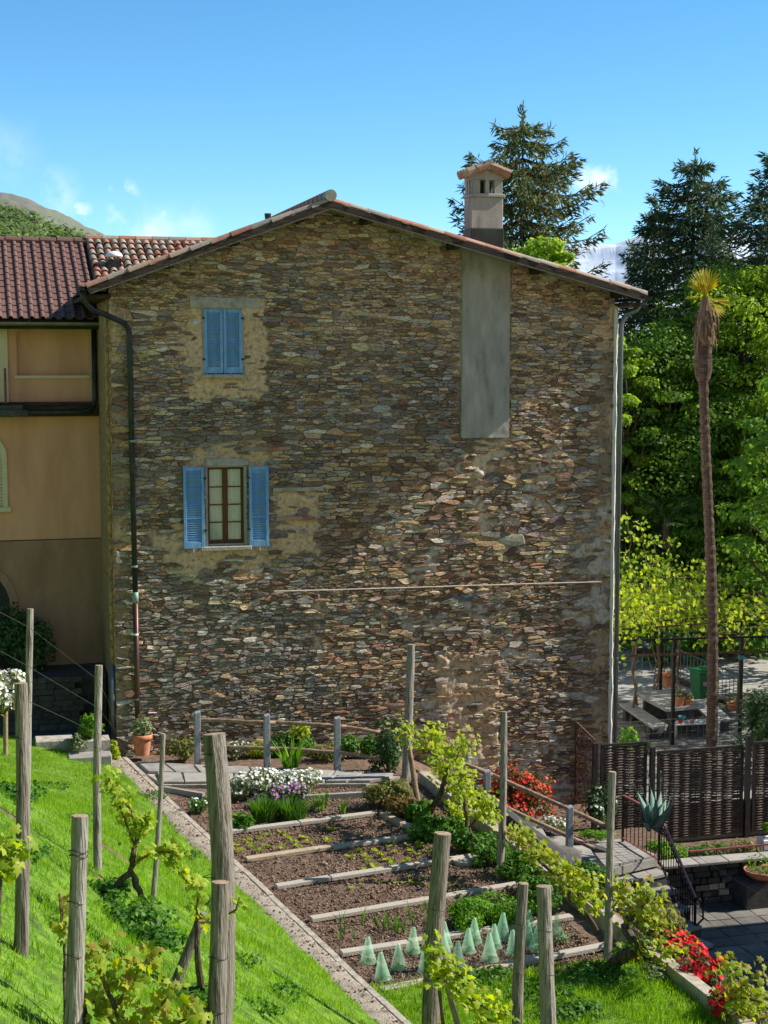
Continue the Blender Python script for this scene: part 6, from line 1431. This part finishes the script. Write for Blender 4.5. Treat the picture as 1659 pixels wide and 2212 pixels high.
# ================================================================ grapevines
def vine(label, trunk, arms, n, size, m='vine', r=.035, spread=.14, group='grapevines'):
    t = thing('grapevine', label, 'vine', trunk[0], group); mb = MB()
    pts = []
    for i in range(len(trunk) - 1):
        for j in range(4): pts.append(trunk[i].lerp(trunk[i+1], j/4) + Vector((random.uniform(-1, 1), random.uniform(-1, 1), 0)) * r * .35)
    pts.append(trunk[-1]); mb.tube(pts, [r * (1.25 - .6*i/len(pts)) * random.uniform(.85, 1.15) for i in range(len(pts))], 9, jit=.1); part('trunk', mb, M['bark'], t)
    cm = MB(); P = []; Dd = []
    for arm in arms:
        q = []
        for i in range(len(arm) - 1): q += [arm[i].lerp(arm[i+1], j/4) for j in range(4)]
        q.append(arm[-1]); cm.tube(q, [.012 * (1 - .7*i/len(q)) + .003 for i in range(len(q))], 5)
        for k in range(n // len(arms)):
            f = random.random() * (len(q) - 1); i = int(f); c = q[i].lerp(q[min(i+1, len(q)-1)], f - i)
            P.append(c + Vector((random.gauss(0, spread), random.gauss(0, spread), random.gauss(.03, spread*.8))))
    part('canes', cm, M['cane'], t); leaves('foliage', np.array([tuple(p) for p in P]), size, M[m], t, 'vine', up=.45, nrm=np.tile([.5, -.5, .5], (len(P), 1)) + RNG.normal(size=(len(P), 3))*.6)
    return t
X = lambda px, py, x=5.3: atx(px, py, x)
vine('first vine of the right row beside the head post', [G(930, 1752), X(950, 1722, 5.0), X(960, 1690, 5.0), X(965, 1660, 5.0)], [[X(965, 1660, 5.0), X(930, 1625, 4.9), X(885, 1585, 4.8), X(872, 1570, 4.8)], [X(965, 1660, 5.0), X(935, 1600, 5), X(945, 1578, 5)], [X(965, 1660, 5.0), X(985, 1640, 5.05), X(1000, 1605, 5.1)]], 420, .085, 'vine', .05, .12)
vine('second vine of the right row hanging over the kerb', [G(1010, 1800, .1), X(1010, 1760, 5.3), X(1000, 1720, 5.25)], [[X(1000, 1720, 5.2), X(965, 1690, 5.15), X(950, 1672, 5.1)], [X(1000, 1720, 5.2), X(990, 1690, 5.2), X(1010, 1668, 5.2)], [X(1000, 1720, 5.25), X(1035, 1735, 5.3), X(1060, 1765, 5.3)], [X(1000, 1720), X(985, 1750), X(980, 1775)]], 400, .085, 'vine', .04, .1)
vine('thin curved vine before the middle post', [G(1065, 1872), X(1050, 1850, 5.1), X(1020, 1820, 5.1), X(1015, 1785, 5.1), X(1035, 1762, 5.1)], [[X(1035, 1762, 5.1), X(1050, 1735, 5.1), X(1045, 1715, 5.1)], [X(1035, 1762, 5.1), X(1065, 1755, 5.1), X(1080, 1770, 5.1)]], 150, .085, 'vine', .025, .09)
vine('golden vine right of the middle post', [G(1235, 1948, .1), X(1228, 1915, 5.45), X(1200, 1890, 5.4), X(1160, 1855, 5.4)], [[X(1160, 1855, 5.4), X(1120, 1815, 5.35), X(1085, 1795, 5.3)], [X(1160, 1855, 5.4), X(1145, 1820, 5.4), X(1130, 1795, 5.4)], [X(1200, 1890, 5.4), X(1230, 1885, 5.45), X(1270, 1905, 5.5)], [X(1160, 1855, 5.4), X(1190, 1850, 5.4), X(1200, 1870, 5.4)]], 480, .08, 'vine_gold', .03, .085)
vine('yellow green vine spreading over the right kerb', [G(1290, 2010, .1), X(1260, 1960, 5.5), X(1245, 1925, 5.5)], [[X(1245, 1925, 5.5), X(1215, 1900, 5.5), X(1195, 1890, 5.5)], [X(1245, 1925, 5.5), X(1280, 1915, 5.5), X(1320, 1930, 5.5)], [X(1245, 1925, 5.5), X(1275, 1950, 5.5), X(1305, 1975, 5.5)]], 300, .078, 'vine', .025, .09)
vine('thick gnarled dark vine beside the tall right post', [G(1318, 2092), X(1345, 2065, 5.5), X(1385, 2048, 5.6), X(1352, 2010, 5.6), X(1355, 1985, 5.6), X(1375, 1975, 5.6)], [[X(1375, 1975, 5.6), X(1400, 1945, 5.7), X(1395, 1920, 5.7)], [X(1375, 1975, 5.6), X(1410, 1985, 5.8), X(1455, 2015, 5.9)], [X(1385, 2048, 5.6), X(1430, 2055, 5.8), X(1470, 2060, 5.9)], [X(1375, 1975, 5.6), X(1345, 1945, 5.6), X(1330, 1915, 5.6)]], 420, .075, 'vine_gold', .075, .11)
vine('vine with pale shoots in the bottom right corner', [G(1560, 2200, .0), X(1570, 2170, 5.9), X(1585, 2150, 5.9)], [[X(1585, 2150, 5.9), X(1575, 2110, 5.9), X(1580, 2080, 5.9)], [X(1585, 2150, 5.9), X(1615, 2120, 6), X(1640, 2095, 6)], [X(1585, 2150, 5.9), X(1625, 2160, 6), X(1670, 2170, 6)], [X(1585, 2150, 5.9), X(1600, 2190, 6), X(1640, 2205, 6)]], 240, .075, 'vine_gold', .03, .1)
k = 16.5; D_ = lambda px, py, kk=k: atd(px, py, kk)
vine('low vine around the thick cracked post', [hit_bank(960, 2250), D_(950, 2150), D_(945, 2110)], [[D_(945, 2110), D_(935, 2070), D_(940, 2045)], [D_(945, 2110), D_(975, 2095), D_(1000, 2110)], [D_(945, 2110), D_(990, 2140), D_(1040, 2175)], [D_(990, 2140), D_(1060, 2185), D_(1110, 2195)], [D_(1000, 2170), D_(1060, 2205), D_(1120, 2230)]], 300, .075, 'vine', .02, .08)
b = hit_bank(337, 2012); kb = (b - CAM).dot(fwd); E_ = lambda px, py: atd(px, py, kb)
vine('forked old vine on the grass bank beside the thin stake', [b, E_(322, 1970), E_(300, 1925), E_(283, 1880), E_(292, 1830), E_(298, 1800)], [[E_(298, 1800), E_(280, 1745), E_(240, 1705), E_(222, 1690)], [E_(292, 1830), E_(262, 1750), E_(235, 1680)], [E_(286, 1868), E_(330, 1840), E_(365, 1840), E_(390, 1850)], [E_(298, 1800), E_(310, 1790), E_(320, 1770)], [E_(365, 1840), E_(380, 1880), E_(420, 1920)]], 380, .058, 'vine', .033, .045)
t = bpy.data.objects['grapevine'] if 'grapevine' in bpy.data.objects else None
o = MB().tube([E_(283, 1885), E_(262, 1900), E_(245, 1922)], [.035, .033, .03], 8, jit=.1).build('vine_limb', M['bark']); tag(o, 'bent old vine limb reaching down to a grey pipe', 'vine limb')
o = MB().tube([E_(243, 1930), E_(241, 1962)], [.042, .036], 14).build('grey_pipe', M['pipe_grey']); tag(o, 'short grey plastic pipe sleeve hanging on the old vine', 'pipe')
kb2 = 9.2; F_ = lambda px, py, kk=9.2: atd(px, py, kk)
vine('foreground vine with reddish yellow leaves at the bottom left', [F_(300, 2420), F_(275, 2260), F_(250, 2180), F_(232, 2140)], [[F_(232, 2140), F_(210, 2080), F_(215, 2050)], [F_(250, 2180), F_(290, 2110), F_(320, 2070)], [F_(275, 2260), F_(340, 2180), F_(385, 2130)], [F_(275, 2260), F_(230, 2190), F_(190, 2150)], [F_(275, 2260), F_(380, 2210), F_(430, 2190)]], 330, .062, 'vine_gold', .022, .055)
vine('vine leaves beside the stout post at the bottom left', [hit_bank(140, 2230), F_(140, 2100, 9.6), F_(138, 2000, 9.6)], [[F_(138, 2010, 9.6), F_(132, 1960, 9.6), F_(128, 1930, 9.6)], [F_(138, 2010, 9.6), F_(130, 2030, 9.6)]], 30, .062, 'vine_gold', .012, .03)
vine('vine leaves cut by the left edge', [hit_bank(-10, 2060), F_(-5, 1960, 10), F_(0, 1900, 10)], [[F_(0, 1900, 10), F_(20, 1850, 10), F_(45, 1835, 10)], [F_(0, 1900, 10), F_(10, 1870, 10), F_(-15, 1820, 10)]], 90, .065, 'vine', .02, .05)
vine('few vine leaves either side of the thickest post', [hit_bank(440, 2185), atd(428, 2060, 12.3), atd(425, 1990, 12.3)], [[atd(425, 1990, 12.3), atd(428, 1940, 12.3), atd(432, 1915, 12.3)], [atd(425, 1990, 12.3), atd(470, 1990, 12.6), atd(510, 1965, 12.6), atd(518, 1935, 12.6)]], 60, .06, 'vine', .025, .04)
# weeds around the vine feet on the bank
for px, py, r_, h, lab in ((260, 2000, .55, .16, 'dark green weeds around the forked vine'), (310, 2050, .45, .14, 'weeds at the foot of the thin stake'), (400, 2180, .35, .14, 'weeds left of the thickest post'), (25, 1720, .45, .14, 'weeds at the far left of the bank'), (220, 1930, .4, .12, 'weeds at the foot of the straight slim post')):
    p = hit_bank(px, py); bush('weed_patch', lab, 'weeds', (p.x, p.y, p.z), (r_, r_, h), 900, .045, M['leaf_mid'], 'weed patches on the bank', 'round', 14, None, False)
for px, py, n, lab in ((1150, 2150, 900, 'weeds in the lawn between the right posts'), (1040, 2120, 700, 'weeds in the lawn beside the thick cracked post'), (1290, 2110, 1000, 'dark weeds in the lawn near the gnarled vine'), (1230, 2190, 900, 'weeds at the bottom of the lawn')):
    bush('weed_patch', lab, 'weeds', G(px, py, .03), (.55, .4, .14), n, .05, M['leaf_mid'], 'weed patches in the lawn', 'round', 14, None, False)
for px, py, r_ in ((235, 1835, .28), (20, 1760, .2), (212, 1892, .15), (330, 1985, .2), (420, 2150, .22)):
    p = hit_bank(px, py); o = MB().grid(lambda u, v: (p.x + (u-.5)*2*r_, p.y + (v-.5)*2*r_, bank_z(p.x + (u-.5)*2*r_, p.y + (v-.5)*2*r_) + .02*(1 - ((u-.5)**2 + (v-.5)**2)*4) ), 8, 8).build('bare_earth', M['soil']); struct(o)

for px, py, r_ in ((110, 1700, .35), (60, 1850, .3), (160, 1780, .35), (120, 2000, .3), (520, 2080, .3), (600, 2150, .3), (440, 1960, .3), (400, 1850, .3), (330, 1720, .3), (560, 2190, .3)):
    p = hit_bank(px, py); bush('clover_patch', 'low clover patch in the grass at the ' + ('far' if py < 1800 else 'near') + ' part of the bank', 'weeds', (p.x, p.y, p.z), (r_, r_, .07), 260, .035, M['leaf_mid'], 'clover patches in the bank grass', 'round', 10, None, False)
